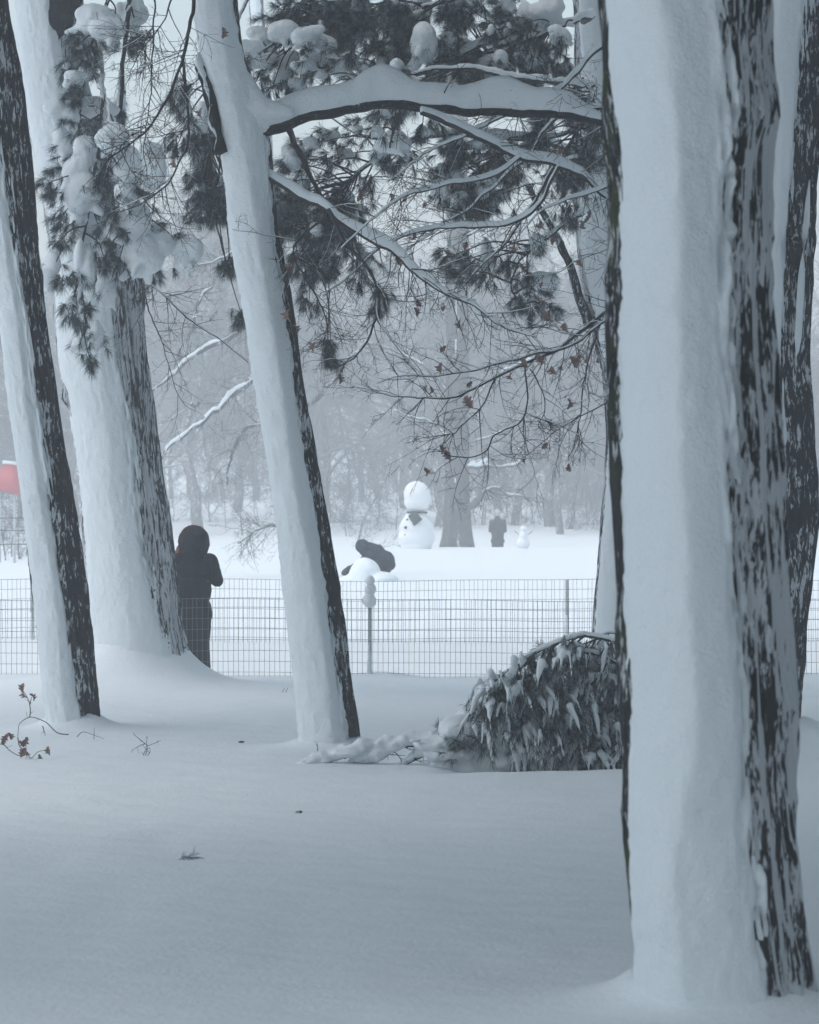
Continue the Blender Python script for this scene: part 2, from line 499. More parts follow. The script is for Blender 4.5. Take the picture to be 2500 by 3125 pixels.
# ------------------------------------------------------------------ trunks plastered with snow
def trunk(parent, d, prof, snow, top, barkm, bark_amp=.014, nth=132, dz=.013, seed=0, groove=26.0, gzf=2.2, taper_top=.35, lump=()):
    """prof: (py, left px, right px) of the outline; snow: (py, ridge px, phi_left, phi_right, thickness)"""
    prof = np.array(prof, float)
    zc = CAMH + (HOR - prof[:, 0]) * d / FPX
    xc = ((prof[:, 1] + prof[:, 2]) / 2 - 1250) * d / FPX
    rr = (prof[:, 2] - prof[:, 1]) / 2 * d / FPX
    zin_top = zc.max()
    zlo = min(zc.min(), -.1) - .25
    zs = np.concatenate([np.arange(zlo, zin_top, dz), np.linspace(zin_top, top, 60)])
    cx = interp(np.clip(zs, zlo, zin_top), zc, xc)
    sl = (interp(zin_top, zc, xc) - interp(zin_top - .8, zc, xc)) / .8
    cx = cx + sl * .7 * np.clip(zs - zin_top, 0, None)
    R = interp(np.clip(zs, zc.min(), zin_top), zc, rr) * (1 - taper_top * np.clip(zs - zin_top, 0, None) / max(top - zin_top, .1))
    cy = np.full_like(cx, d) + .03 * vnoise(zs * .4, 0, 0, seed)
    Rb = R * .96
    ph = np.linspace(-math.pi, math.pi, nth, endpoint=False)
    PH, Z = np.meshgrid(ph, zs)
    C, S = np.cos(PH), np.sin(PH)
    def bark_disp(S, C, Z, Rr):
        g = Rr.mean() * groove
        a = vnoise(S * g, C * g, Z * gzf, seed + 1)
        b = vnoise(S * g * 2.3, C * g * 2.3, Z * gzf * 2.6, seed + 2)
        rid = 1 - np.abs(a + .35 * b) * 1.6
        big = fbm(S * 2.1, C * 2.1, Z * .9, seed + 3, 2)
        return bark_amp * rid + .35 * bark_amp * b + .022 * big * Rr / .2
    RB = Rb[:, None] + bark_disp(S, C, Z, Rb[:, None] + 0 * S)
    for (ly, lphi, lr, lh) in lump:
        lz = CAMH + (HOR - ly) * d / FPX
        RB = RB + lh * np.exp(-((Z - lz) / lr) ** 2 - ((PH - lphi) / (lr / R.mean())) ** 2)
    V = np.stack([cx[:, None] + RB * S, cy[:, None] - RB * C, Z], -1)
    ix = np.arange(PH.size).reshape(PH.shape)
    q = np.stack([ix[:-1], np.roll(ix[:-1], -1, 1), np.roll(ix[1:], -1, 1), ix[1:]], -1).reshape(-1, 4)
    tr = link('trunk', new_mesh('trunk', V.reshape(-1, 3), q), barkm, parent)
    # --- snow shell
    sn = np.array(snow, float)
    zs2 = zs[zs < zin_top + 1.2]
    k = len(zs2)
    zk = CAMH + (HOR - sn[:, 0]) * d / FPX
    zz = np.clip(zs2, zk.min(), zk.max())
    rx = ((interp(zz, zk, sn[:, 1]) - 1250) * d / FPX - cx[:k])
    pl, pr, th = interp(zz, zk, np.radians(sn[:, 2])), interp(zz, zk, np.radians(sn[:, 3])), interp(zz, zk, sn[:, 4])
    rx = rx + .02 * R[:k] / .2 * fbm(zs2 * 1.1, 0, 0, seed + 30, 2)
    phip = np.arcsin(np.clip(rx / (R[:k] + th), -.9, .9))
    u = np.linspace(0, 1, 110)
    lo, hi = pl - .45, pr + .8
    PH2 = lo[:, None] + (hi - lo)[:, None] * u[None, :]
    Z2 = np.repeat(zs2[:, None], len(u), 1)
    S2, C2 = np.sin(PH2), np.cos(PH2)
    e = .06 * fbm(PH2 * 6 * R[:k, None] / .2, 0, Z2 * 2.4, seed + 5, 3) + .10 * vnoise(0, 0, Z2 * .9, seed + 6) + .09 * vnoise(PH2 * 16 * R[:k, None] / .2, 0, Z2 * 7.0, seed + 7) + .05 * vnoise(PH2 * 30 * R[:k, None] / .2, 0, Z2 * 17.0, seed + 8)
    left = (PH2 - pl[:, None]) / (phip - pl)[:, None]
    right = (pr[:, None] - PH2) / (pr - phip)[:, None]
    e = e * np.clip(1.25 - 2.6 * np.minimum(left, right), 0, 1)
    left = left - e * .6 / (phip - pl)[:, None]
    right = right + e * 1.6 / (pr - phip)[:, None]
    tri = np.minimum(left, right)
    # rounded crease at the ridge
    sharp = 22.0
    tri = -np.log(np.exp(-sharp * np.clip(left, -2, 2)) + np.exp(-sharp * np.clip(right, -2, 2))) / sharp
    prf = np.where(tri > 0, .026 * (np.clip(tri, 0, 1) / .35).clip(0, 1) + th[:, None] * np.clip(tri, 0, 1.1) ** 1.15, tri * .12)
    prf = prf + np.where(tri > 0, 1, 0) * (.007 * fbm(PH2 * 1.6, 0, Z2 * 3.0, seed + 9, 3) + .004 * fbm(PH2 * 9 * R[:k, None] / .2, 0, Z2 * 14.0, seed + 10, 2))
    streak = (.012 * vnoise(PH2 * 34 * R[:k, None] / .2, 0, Z2 * 8, seed + 11) + .010 * vnoise(PH2 * 60 * R[:k, None] / .2, 0, Z2 * 30, seed + 12)) * np.clip(1 - tri * 3.5, 0, 1)
    prf = np.clip(prf + streak, -.07, None)
    R2 = Rb[:k, None] + prf + bark_amp * .45
    V2 = np.stack([cx[:k, None] + R2 * S2, cy[:k, None] - R2 * C2, Z2], -1)
    ix = np.arange(PH2.size).reshape(PH2.shape)
    q = np.stack([ix[:-1, :-1], ix[:-1, 1:], ix[1:, 1:], ix[1:, :-1]], -1).reshape(-1, 4)
    link('snow_cover', new_mesh('snow_cover', V2.reshape(-1, 3), q), M['snow'], parent)
    def centre(z):
        j = int(np.argmin(np.abs(zs - z)))
        return np.array((cx[j], cy[j], zs[j])), R[j]
    return centre

# ------------------------------------------------------------------ branches, twigs, needles, snow loads
def smooth_line(pts, n=None, wob=0.0, seed=0):
    pts = np.asarray(pts, float)
    L = np.concatenate([[0], np.cumsum(np.linalg.norm(np.diff(pts, axis=0), axis=1))])
    if n is None: n = max(4, int(L[-1] / .035))
    t = np.linspace(0, L[-1], n)
    o = np.stack([interp(t, L, pts[:, k]) for k in range(3)], -1)
    if wob:
        o = o + wob * np.stack([vnoise(t * 6, k * 9.1, 0, seed) + .5 * vnoise(t * 16, k * 9.1, 0, seed + 1) for k in range(3)], -1)
    return o

def pixline(pts, d, dd=0.0, seed=0):
    """polyline of photo pixels at distance d; its far end wanders dd metres in depth"""
    n = len(pts)
    return np.array([P(p[0], p[1], (d + dd * i / max(1, n - 1)) if len(p) < 3 else p[2]) for i, p in enumerate(pts)])

def twigs(mb, line, rad, rng, n, length, r, levels=1, spread=(25, 70), droop=.15, snow=None, flat=.45, along=(.15, 1.0), keep=None):
    """side twigs along a line, fanning mostly across the view"""
    m = len(line)
    for _ in range(n):
        f = rng.uniform(*along)
        i = min(m - 2, max(0, int(f * (m - 1))))
        p = line[i].copy()
        t = line[min(m - 1, i + 1)] - line[max(0, i - 1)]
        t = t / (np.linalg.norm(t) + 1e-9)
        side = np.cross(t, (0, 1, 0)) * rng.choice((-1, 1)) + np.array((0, 1, 0)) * rng.uniform(-flat, flat) * 1.5
        side /= np.linalg.norm(side) + 1e-9
        a = math.radians(rng.uniform(*spread))
        dv = t * math.cos(a) + side * math.sin(a)
        L = length * rng.uniform(.45, 1.25) * (1.15 - .5 * f)
        rr = min(r * rng.uniform(.7, 1.2), rad[i] * .8 if hasattr(rad, '__len__') else rad * .8)
        ns = max(4, int(L / .06))
        pts = [p]
        v = dv
        curl = rng.uniform(-.9, .9)
        for k in range(ns):
            v = v + np.array((rng.gauss(0, .10), rng.gauss(0, .10), rng.gauss(0, .10) - droop / ns))
            up = np.cross(v, (0, 1, 0))
            v = v + up * curl / ns
            v = v / np.linalg.norm(v)
            pts.append(pts[-1] + v * L / ns)
        pts = np.array(pts)
        rads = np.linspace(rr, max(.0011, rr * .35), len(pts))
        mb.tube(pts, rads, 4, cap=False)
        if keep is not None: keep.append(pts)
        if snow is not None and rr > .0035 and rng.random() < .7:
            snow.strip(pts + np.array((0, 0, rr * .3)), rads * 1.15, rads * rng.uniform(1.2, 2.6) * np.sin(np.linspace(.15, math.pi - .1, len(pts))), 6)
        if levels > 1:
            twigs(mb, pts, rads, rng, rng.randint(2, 4), L * .5, rr * .62, levels - 1, spread, droop, snow, flat, (.2, .95), keep)

def leaf_mesh():
    """a curled, lobed dead leaf about 9 cm long"""
    rng = random.Random(5)
    out, n = [], 11
    for side in (1, -1):
        ys = np.linspace(0, 1, n)
        for i, y in enumerate(ys):
            w = math.sin(math.pi * min(1, y * .92 + .05)) * .30 * (1 + .45 * math.cos(y * math.pi * 7))
            out.append((side * w, y - .5, .22 * (w / .3) ** 2 + .18 * math.sin(y * 3.1) + .05 * math.sin(9 * y * side)))
    mid = [(0, y - .5, .18 * math.sin(y * 3.1) - .03) for y in np.linspace(0, 1, n)]
    v = np.array(out + mid) * .085
    q = []
    for i in range(n - 1):
        q.append((2 * n + i, i, i + 1, 2 * n + i + 1))
        q.append((n + i, 2 * n + i, 2 * n + i + 1, n + i + 1))
    me = new_mesh('dead_leaf', v, q)
    me.materials.append(M['leaf'])
    return me
LEAF = leaf_mesh()
def leaves(parent, pts, seed, smin=.55, smax=1.15):
    rng = random.Random(seed)
    for p in pts:
        o = bpy.data.objects.new('dead_leaf', LEAF)
        o.location = p
        o.rotation_euler = (rng.uniform(.9, 2.2), rng.uniform(-.8, .8), rng.uniform(-1.2, 1.2))
        s = rng.uniform(smin, smax)
        o.scale = (s, s, s)
        COL.objects.link(o)
        o.parent = parent
        if parent.type == 'EMPTY': o.matrix_parent_inverse = Matrix.Translation(-parent.location)

def tuft(T, p, axis, rng, n=46, L=.115, w=.0027, cone=.75):
    """needles springing from p round an axis, appended to the list T of triangles"""
    axis = np.asarray(axis, float)
    axis = axis / (np.linalg.norm(axis) + 1e-9)
    g = np.random.RandomState(rng.randint(0, 1 << 30))
    dv = axis[None, :] + cone * g.normal(size=(n, 3)) * .62
    dv[:, 2] -= .12
    dv /= np.linalg.norm(dv, axis=1)[:, None]
    base = p + axis * (g.uniform(-.035, .03, (n, 1)))
    ln = L * g.uniform(.65, 1.1, (n, 1))
    mid = base + dv * ln * .55
    tip = base + dv * ln + np.array((0, 0, -1)) * ln * g.uniform(.02, .16, (n, 1))
    sd = np.cross(dv, g.normal(size=(n, 3)))
    sd /= np.linalg.norm(sd, axis=1)[:, None] + 1e-9
    T.append(np.stack([base - sd * w * .5, base + sd * w * .5, mid + sd * w * .5, mid - sd * w * .5, tip], 1))

def needle_object(T, name, parent):
    A = np.concatenate(T, 0)
    n = len(A)
    b = (np.arange(n) * 5)[:, None]
    q = np.concatenate([b, b + 1, b + 2, b + 3], 1)
    t = np.concatenate([b + 3, b + 2, b + 4], 1)
    o = link(name, new_mesh(name, A.reshape(-1, 3), q, t, False), M['needle'], parent)
    return tag(o, kind='stuff')

def bough(parent, line, r0, r1, clusters, seed, d, sx=1.0, tn=7, voxel=.016, snowline=1.0, fan=1.0, needle_len=.115, depth=.35, wood='twig', hang=False):
    """a pine bough: wood polyline plus clusters (px, py, spread px, snow half width px, snow half height px)"""
    rng = random.Random(seed)
    line = smooth_line(line, None, .012, seed)
    wood_mb, T, S = MB(), [], MB()
    rad = np.linspace(r0, r1, len(line))
    wood_mb.tube(line, rad, 7)
    if snowline > 0:
        h = snowline * (.02 + .05 * (.5 + .5 * vnoise(np.linspace(0, 9, len(line)), 0, 0, seed))) * np.sin(np.linspace(.3, math.pi - .2, len(line)))
        S.strip(line + np.array((0, 0, r1 * .5)), rad * 1.1 + .008, h + rad * .5, 8)
    for (cx, cy, spr, sw, sh) in clusters:
        dd = d + rng.uniform(-depth, depth)
        s = dd / FPX
        c = P(cx, cy, dd)
        i = int(np.argmin(np.linalg.norm((line - c) * np.array((1, .4, 1)), axis=1)))
        i = max(0, i - rng.randint(0, max(1, len(line) // 8)))
        a = line[i]
        mid = (a + c) / 2 + np.array((rng.gauss(0, .03), rng.gauss(0, .03), .10 * np.linalg.norm(c - a)))
        tw = smooth_line([a, mid, c], max(5, int(np.linalg.norm(c - a) / .05)), .006, rng.randint(0, 9999))
        wood_mb.tube(tw, np.linspace(min(.010, r0 * .7), .0035, len(tw)), 5)
        out = c - a
        out[2] -= .25 * np.linalg.norm(out) + .08
        out /= np.linalg.norm(out) + 1e-9
        for k in range(max(1, int(tn * fan * 1.25))):
            off = np.array((rng.gauss(0, .5), rng.gauss(0, .4), rng.gauss(0, .5))) * spr * s
            q = c + off
            if rng.random() < .6 and np.linalg.norm(off) > .04:
                wood_mb.tube(np.array([c, c + off * .55 + np.array((0, 0, .015)), q]), (.0035, .0028, .002), 4, cap=False)
            ax = out * .8 + off / (np.linalg.norm(off) + .02) * .7 + np.array((rng.gauss(0, .3), rng.gauss(0, .3), -.35 + rng.gauss(0, .3)))
            tuft(T, q, ax, rng, rng.randint(52, 74), needle_len * rng.uniform(.8, 1.15))
        if hang:
            for k in range(rng.randint(3, 6)):
                ax = out * .7 + np.array((rng.gauss(0, .45), rng.gauss(0, .35), -rng.uniform(.5, 1.1)))
                ax /= np.linalg.norm(ax)
                Lh = rng.uniform(.05, .20)
                b0 = c + np.array((rng.gauss(0, .05), rng.gauss(0, .05), rng.uniform(-.01, .05)))
                b1 = b0 + ax * Lh * .6 + np.array((0, 0, .012))
                b2 = b0 + ax * Lh - np.array((0, 0, .03))
                r = rng.uniform(.008, .026)
                S.cone(b0, b1, r, r * .72, 7)
                S.cone(b1, b2, r * .72, r * .22, 7)
                tuft(T, b1 - np.array((0, -.015, .02)), ax + np.array((0, 0, -.5)), rng, 30, .10, cone=.5)
                tuft(T, b2, ax, rng, 26, .08, cone=.6)
        if sw > 0 and not (hang and rng.random() < .82):
            w, h = sw * s * sx * 1.22, sh * s * sx * 1.22
            dn = out * np.array((1, .6, 1))
            for k in range(rng.randint(3, 5)):
                f = rng.uniform(-.55, .55)
                e = rng.uniform(.45, .8)
                cc = c + np.array((rng.gauss(0, .28) * w, rng.uniform(-.35, .2) * w, f * h)) + np.array((0, 0, .15 * h))
                S.ell(cc, (w * e, max(w, h) * e * .75, h * e * rng.uniform(.8, 1.1)), None, 10, 7)
            S.ell(c + np.array((0, 0, .18 * h)), (w * .78, w * .7, h * .8), None, 10, 7)
            for k in range(rng.randint(2, 4)):      # fingers of snow running out along the needles
                ax = np.array((rng.gauss(0, .6), rng.gauss(0, .4), -rng.uniform(.2, 1)))
                ax /= np.linalg.norm(ax)
                p1 = c + ax * np.array((w, w, h)) * rng.uniform(.9, 1.5)
                S.cone(c + ax * np.array((w, w, h)) * .4, p1, min(w, h) * .34, min(w, h) * .16, 8)
    b = wood_mb.build('bough', M[wood], parent)
    if T: needle_object(T, 'needles', b)
    if S.v: tag(fused(S, 'snow_load', M['snow'], b, voxel, 4, .008, seed, 14.0), kind='stuff')
    return b

def region(cx, cy, rx, ry, n, seed, spr=(25, 45), snow=.6, sw=(14, 32), sh=(12, 30)):
    rng = random.Random(seed)
    out = []
    while len(out) < n:
        a, b = rng.uniform(-1, 1), rng.uniform(-1, 1)
        if a * a + b * b > 1: continue
        w, h = (rng.uniform(*sw), rng.uniform(*sh)) if rng.random() < snow else (0, 0)
        out.append((cx + a * rx, cy + b * ry, rng.uniform(*spr), w, h))
    return out

def crown(parent, centre, radii, n, seed, mat_dark, size=(.18, .45), snowy=.5):
    """unseen canopy above the picture, shaped to shade the ground: limbs, clumped sprays of needles and pads of snow"""
    rng = np.random.RandomState(seed)
    u = rng.normal(size=(n, 3))
    u /= np.linalg.norm(u, axis=1)[:, None]
    u *= (rng.uniform(.15, 1, (n, 1)) ** .45)
    clump = fbm(u[:, 0] * 3.1, u[:, 1] * 3.1, u[:, 2] * 4, seed, 2)
    u = u[clump > -.35]
    c = np.asarray(centre) + u * np.asarray(radii)
    n = len(c)
    s = rng.uniform(size[0], size[1], (n, 1))
    ang = rng.uniform(0, 6.28, n)
    a = np.stack([np.cos(ang), np.sin(ang), rng.normal(0, .25, n)], -1) * s
    b = np.stack([-np.sin(ang), np.cos(ang), rng.normal(0, .25, n)], -1) * s * rng.uniform(.4, .9, (n, 1))
    jit = lambda: rng.uniform(.7, 1.25, (n, 1))
    V = np.stack([c - a * jit(), c - b * jit() + (0, 0, .03), c + a * jit(), c + b * jit() - (0, 0, .04)], 1)
    k = int(n * (1 - snowy))
    ix = np.arange(n * 4).reshape(n, 4)
    o = link('crown', new_mesh('crown', V[:k].reshape(-1, 3), ix[:k]), mat_dark, parent)
    tag(o, kind='stuff')
    if k < n:
        W = V[k:].reshape(-1, 3)
        Wt = W.copy(); Wt[:, 2] += .05
        both = np.vstack([W, Wt])
        m = n - k
        i0 = np.arange(m * 4).reshape(m, 4)
        i1 = i0 + m * 4
        q = [i0[:, ::-1], i1] + [np.stack([i0[:, j], i0[:, (j + 1) % 4], i1[:, (j + 1) % 4], i1[:, j]], -1) for j in range(4)]
        tag(link('crown_snow', new_mesh('crown_snow', both, np.vstack(q)), M['snow'], o), kind='stuff')
    return o

def limb(parent, line, r0, r1, h, name='branch', mat='bark', seed=0, sides=9, wsnow=1.05, ntw=0, tl=.4, tr=.004, lv=2, snow_tw=True, droop=.1, wob=.01, rng=None, leafn=0, patchy=0.0, along=(.15, 1.0), step=.035):
    """one branch with its twigs as a part; its snow is a sub-part"""
    rng = rng or random.Random(seed)
    L = smooth_line(line, max(5, int(np.linalg.norm(np.diff(np.asarray(line), axis=0), axis=1).sum() / step)), wob, seed)
    n = len(L)
    rad = np.linspace(r0, r1, n) * (1 + .12 * vnoise(np.arange(n) * .5, 0, 0, seed))
    mb, S = MB(), MB()
    mb.tube(L, rad, sides)
    keep = []
    if ntw: twigs(mb, L, rad, rng, ntw, tl, tr, lv, snow=S if snow_tw else None, droop=droop, keep=keep, along=along)
    if h is not None:
        hh = np.interp(np.linspace(0, 1, n), np.linspace(0, 1, len(h)), h) * (1 + .2 * fbm(np.arange(n) * .12, 0, 0, seed + 4, 2))
        if patchy: hh = hh * np.clip(.55 + patchy * fbm(np.arange(n) * .22, 1, 0, seed + 8, 3), 0, 1.3) - rad * .3 * (patchy > 0)
        S.strip(L + np.array((0, 0, 1)) * (rad * .4)[:, None], rad * wsnow, hh + rad * .3, 12)
    b = mb.build(name, M[mat], parent)
    if S.v: tag(S.build('snow_load', M['snow'], b), kind='stuff')
    if leafn:
        pts = [k[rng.randint(len(k) // 2, len(k) - 1)] for k in rng.sample(keep, min(leafn, len(keep)))]
        leaves(b, pts, seed)
    return b

def foot(px, d):
    x = (px - 1250) * d / FPX
    return (x, d, gz(x, d))

# ------------------------------------------------------------------ tree close by on the right
tR = thing('snowy_tree', 'thick mossy trunk closest on the right, plastered with a sharp ridge of snow', 'tree', foot(2190, 13.6))
cR = trunk(tR, 13.6,
    [(-60, 1828, 2335), (300, 1848, 2345), (600, 1866, 2352), (1000, 1868, 2362), (1400, 1880, 2385), (1800, 1900, 2400),
     (2200, 1914, 2418), (2500, 1920, 2428), (2800, 1928, 2452), (3000, 1930, 2485), (3150, 1925, 2530)],
    [(-60, 1972, -70, 20, .15), (300, 2012, -68, 28, .15), (400, 2020, -64, 26, .15), (700, 2022, -64, 20, .15), (1000, 2024, -64, 22, .15), (1600, 2062, -68, 21, .15),
     (2300, 2086, -72, 28, .15), (2450, 2060, -74, 29, .14), (2700, 2052, -74, 31, .14), (2900, 2075, -74, 33, .13), (3100, 2090, -74, 36, .12)],
    7.5, M['bark_near'], bark_amp=.022, nth=220, dz=.0075, seed=11, groove=17.0, gzf=2.4,
    lump=((330, math.radians(62), .13, .045), (330, math.radians(-80), .16, .02)))
rng = random.Random(41)
for k in range(7):
    a = k * .95 + .4
    c, r = cR(4.6 + k * .42)
    limb(tR, [c, c + np.array((math.cos(a) * 1.0, math.sin(a) * 1.0, .5)), c + np.array((math.cos(a) * 3.0, math.sin(a) * 3.0, 1.2))], .07, .015, (.04, .05, .02), seed=300 + k, step=.12)
crown(tR, (.4, 14.5, 8.9), (5.8, 7.6, 2.4), 11500, 61, M['needle'])  # out-of-view crown, spread and thickened to darken the foreground snow

# ------------------------------------------------------------------ dark tree behind it
tB = thing('dark_tree', 'dark rough trunk half hidden behind the thick right trunk, with a sawn branch stub', 'tree', foot(2370, 28.6))
cB = trunk(tB, 28.6,
    [(-60, 2310, 2530), (300, 2308, 2512), (500, 2305, 2500), (800, 2300, 2482), (1100, 2295, 2466), (1300, 2290, 2476), (1600, 2285, 2497),
     (1800, 2282, 2478), (2000, 2280, 2455), (2200, 2275, 2436), (2300, 2270, 2432)],
    [(-60, 2380, -80, 24, .05), (500, 2375, -80, 8, .05), (900, 2360, -80, 0, .04), (1300, 2330, -80, -8, .04), (2300, 2320, -80, -10, .04)],
    9.5, M['bark'], bark_amp=.016, nth=110, dz=.02, seed=23, groove=20.0)
mb = MB()
p0, p1 = P(2425, 800, 28.38), P(2431, 735, 28.2)
mb.tube(smooth_line([P(2418, 880, 28.45), p0, p1], 12), np.linspace(.035, .048, 12), 12)
mb.build('branch_stub', M['bark'], tB)
mb = MB()
mb.strip(smooth_line([P(2470, 560, 28.36), P(2452, 760, 28.33), P(2440, 960, 28.36), P(2432, 1100, 28.40)], 24), np.interp(np.arange(24), (0, 5, 20, 23), (.01, .045, .03, .004)), .03, 8)
mb.build('snow_streak', M['snow'], tB)

dB = 28.2
oak_lines = [
    ([(2395, 808, 28.55), (2300, 820), (2050, 860), (1870, 930), (1800, 990), (1700, 1060), (1600, 1110), (1500, 1160), (1380, 1210), (1300, 1215), (1200, 1210), (1120, 1190), (1075, 1175)], .030, .003, (.012, .01, .006, .003, .003), 26),
    ([(2395, 918, 28.55), (2300, 930), (2050, 940), (1890, 960), (1800, 1010), (1720, 1060), (1640, 1080), (1520, 1105), (1440, 1130), (1330, 1145), (1200, 1150), (1150, 1165)], .024, .003, (.01, .008, .004, .003), 24),
    ([(1510, 1160), (1470, 1240), (1420, 1290), (1390, 1318), (1300, 1335), (1240, 1348)], .007, .002, None, 9),
    ([(1600, 1112), (1612, 1220), (1585, 1288), (1512, 1322), (1482, 1372), (1432, 1398), (1382, 1390), (1346, 1371), (1390, 1320)], .007, .003, None, 9),
    ([(1615, 1120), (1650, 1180), (1660, 1260), (1640, 1300), (1680, 1330), (1700, 1350)], .005, .002, None, 8),
    ([(2395, 1048, 28.55), (2250, 1060), (2000, 1150), (1900, 1200), (1790, 1265), (1720, 1300), (1640, 1360), (1590, 1400)], .011, .002, None, 14),
    ([(1830, 1000), (1800, 1080), (1780, 1200), (1762, 1330), (1738, 1400)], .008, .002, None, 8),
    ([(2395, 168, 28.55), (2200, 180), (1980, 130), (1840, 145), (1750, 225), (1680, 290), (1560, 350), (1400, 420), (1280, 485), (1180, 560)], .026, .003, (.03, .045, .05, .04, .03, .01), 26),
    ([(2395, 288, 28.55), (2250, 300), (1960, 330), (1830, 332), (1730, 348), (1690, 372), (1620, 465), (1550, 530), (1450, 620), (1330, 700), (1230, 770)], .020, .003, (.02, .035, .03, .02, .01), 26),
    ([(2395, 488, 28.55), (2200, 500), (1990, 540), (1870, 562), (1800, 590), (1740, 606), (1650, 650), (1580, 720)], .017, .003, (.02, .04, .03, .01), 14),
    ([(1760, 480), (1690, 510), (1640, 600), (1600, 655), (1540, 750), (1480, 800), (1400, 900)], .014, .003, (.02, .02, .01), 22),
    ([(2395, 748, 28.55), (2150, 760), (1960, 765), (1850, 760), (1760, 800), (1700, 830), (1600, 845)], .010, .002, (.01, .01, .004), 14),
]
for k, (ln, r0, r1, h, nt) in enumerate(oak_lines):
    line = pixline(ln, dB, (-.5 if k % 2 else .6))
    limb(tB, line, r0, r1, h, 'branch', 'twig', 500 + k, 7, 1.0, int(nt * 1.5), .55, .0042, 3, True, .18, .012, leafn=(7, 6, 2, 2, 3, 3, 1, 3, 4, 2, 4, 5)[k], along=(.25, 1.0))
crown(tB, (2.8, 28.5, 10.5), (3.0, 3.0, 1.6), 900, 62, M['twig'], snowy=.3)

# ------------------------------------------------------------------ leaning middle tree with the level limb
tM = thing('leaning_tree', 'leaning snow-faced tree in the middle with a heavy level limb to the right', 'tree', foot(1005, 27.6))
cM = trunk(tM, 27.6,
    [(-60, 590, 722), (60, 598, 730), (180, 622, 748), (300, 652, 790), (420, 668, 820), (520, 688, 832), (700, 706, 850), (850, 728, 880), (1000, 757, 905), (1250, 796, 938),
     (1500, 840, 985), (1750, 865, 1022), (2000, 890, 1062), (2200, 908, 1092), (2330, 912, 1105)],
    [(-60, 650, -80, 44, .08), (300, 715, -80, 60, .10), (500, 757, -80, 50, .10), (1000, 838, -80, 40, .10), (1500, 912, -80, 36, .10), (2000, 985, -80, 32, .09), (2300, 1010, -80, 30, .08)],
    9.0, M['bark'], bark_amp=.014, nth=150, dz=.011, seed=37, groove=24.0)
dM = 27.45
limb(tM, pixline([(730, 300), (775, 395), (835, 385), (900, 362), (1000, 338), (1100, 318), (1180, 313), (1300, 322), (1400, 333), (1600, 338), (1750, 350), (1845, 372)], dM, .5),
     .062, .036, (.10, .16, .15, .135, .16, .235, .12, .12, .17, .18, .16, .12, .03), 'level_limb', 'bark_bare', 71, 12, 1.12, 6, .4, .006, 2, True)
F = MB()
for (a, b, r0, r1) in (((728, 235, 27.52), (790, 330, 27.46), .085, .085), ((790, 330, 27.47), (880, 342, 27.5), .085, .050), ((760, 330, 27.47), (800, 385, 27.5), .10, .07)):
    F.cone(P(*a), P(*b), r0, r1, 14)
fused(F, 'snow_fillet', M['snow'], tM, .012, 12, .006, 4, 8.0)
limb(tM, pixline([(668, 470), (650, 330), (625, 240), (612, 205)], 27.4, .1), .055, .035, (.02, .06, .08), 'broken_limb', 'bark_bare', 72, 10, 1.1)
mid_lines = [
    ([(800, 525), (870, 572), (960, 622), (1005, 645), (1060, 690), (1180, 760), (1290, 850), (1350, 890), (1440, 925), (1530, 990), (1640, 1030)], .024, .004, (.05, .07, .04, .09, .06, .03, .02, .01), 30),
    ([(878, 398), (920, 470), (958, 560), (1000, 642), (1050, 700), (1085, 735)], .024, .010, None, 5),
    ([(1000, 640), (1030, 700), (1150, 880), (1148, 975), (1110, 1060), (1070, 1100), (1035, 1118)], .016, .004, None, 16),
    ([(1290, 340), (1420, 400), (1560, 470), (1760, 528), (1835, 592), (1900, 640)], .022, .008, (.03, .05, .07, .08, .05, .02), 16),
    ([(1590, 478), (1540, 520), (1480, 545), (1400, 556), (1320, 574), (1240, 596), (1130, 680), (1040, 760)], .013, .003, (.03, .035, .03, .02, .01), 18),
    ([(1700, 508), (1640, 630), (1560, 680), (1480, 690), (1320, 702), (1180, 745), (1080, 830), (980, 900)], .013, .003, (.03, .035, .03, .02, .01), 20),
    ([(1000, 655), (900, 760), (930, 850), (990, 960), (1000, 1060)], .010, .003, None, 18),
    ([(655, -40), (632, 30), (650, 75), (663, 120), (682, 172), (724, 232)], .014, .006, (.004, .004), 8),
    ([(600, -60), (587, 60), (562, 165), (525, 268), (470, 368), (400, 440), (330, 490), (290, 570)], .016, .004, None, 26),
    ([(560, 175), (572, 330), (566, 450), (530, 540), (440, 620), (330, 655)], .012, .003, None, 18),
    ([(470, -40), (472, 120), (458, 300), (440, 430), (450, 560)], .008, .002, None, 18),
    ([(540, -40), (500, 60), (430, 160), (380, 260)], .007, .002, None, 16),
]
for k, (ln, r0, r1, h, nt) in enumerate(mid_lines):
    line = pixline(ln, 27.5 - .12 * (k % 3), (.7 if k % 2 else -.6))
    limb(tM, line, r0, r1, h, 'branch', 'twig', 600 + k, 7, 1.0, int(nt * 1.5), .5, .0040, 3, True, .15, .012, leafn=(5, 0, 3, 2, 3, 3, 3, 1, 0, 1, 0, 0)[k], along=(.2, 1.0))
leaves(tM, [P(885, 960, 27.3), P(900, 1005, 27.3), P(618, 345, 27.2), P(680, 100, 27.2), P(1430, 1228, 27.4), P(1765, 1100, 27.4), P(1750, 1105, 27.4), P(1690, 1130, 27.4)], 9, .9, 1.3)
crown(tM, (-1.8, 25.5, 10.4), (4.8, 5.0, 2.0), 10000, 63, M['needle'])

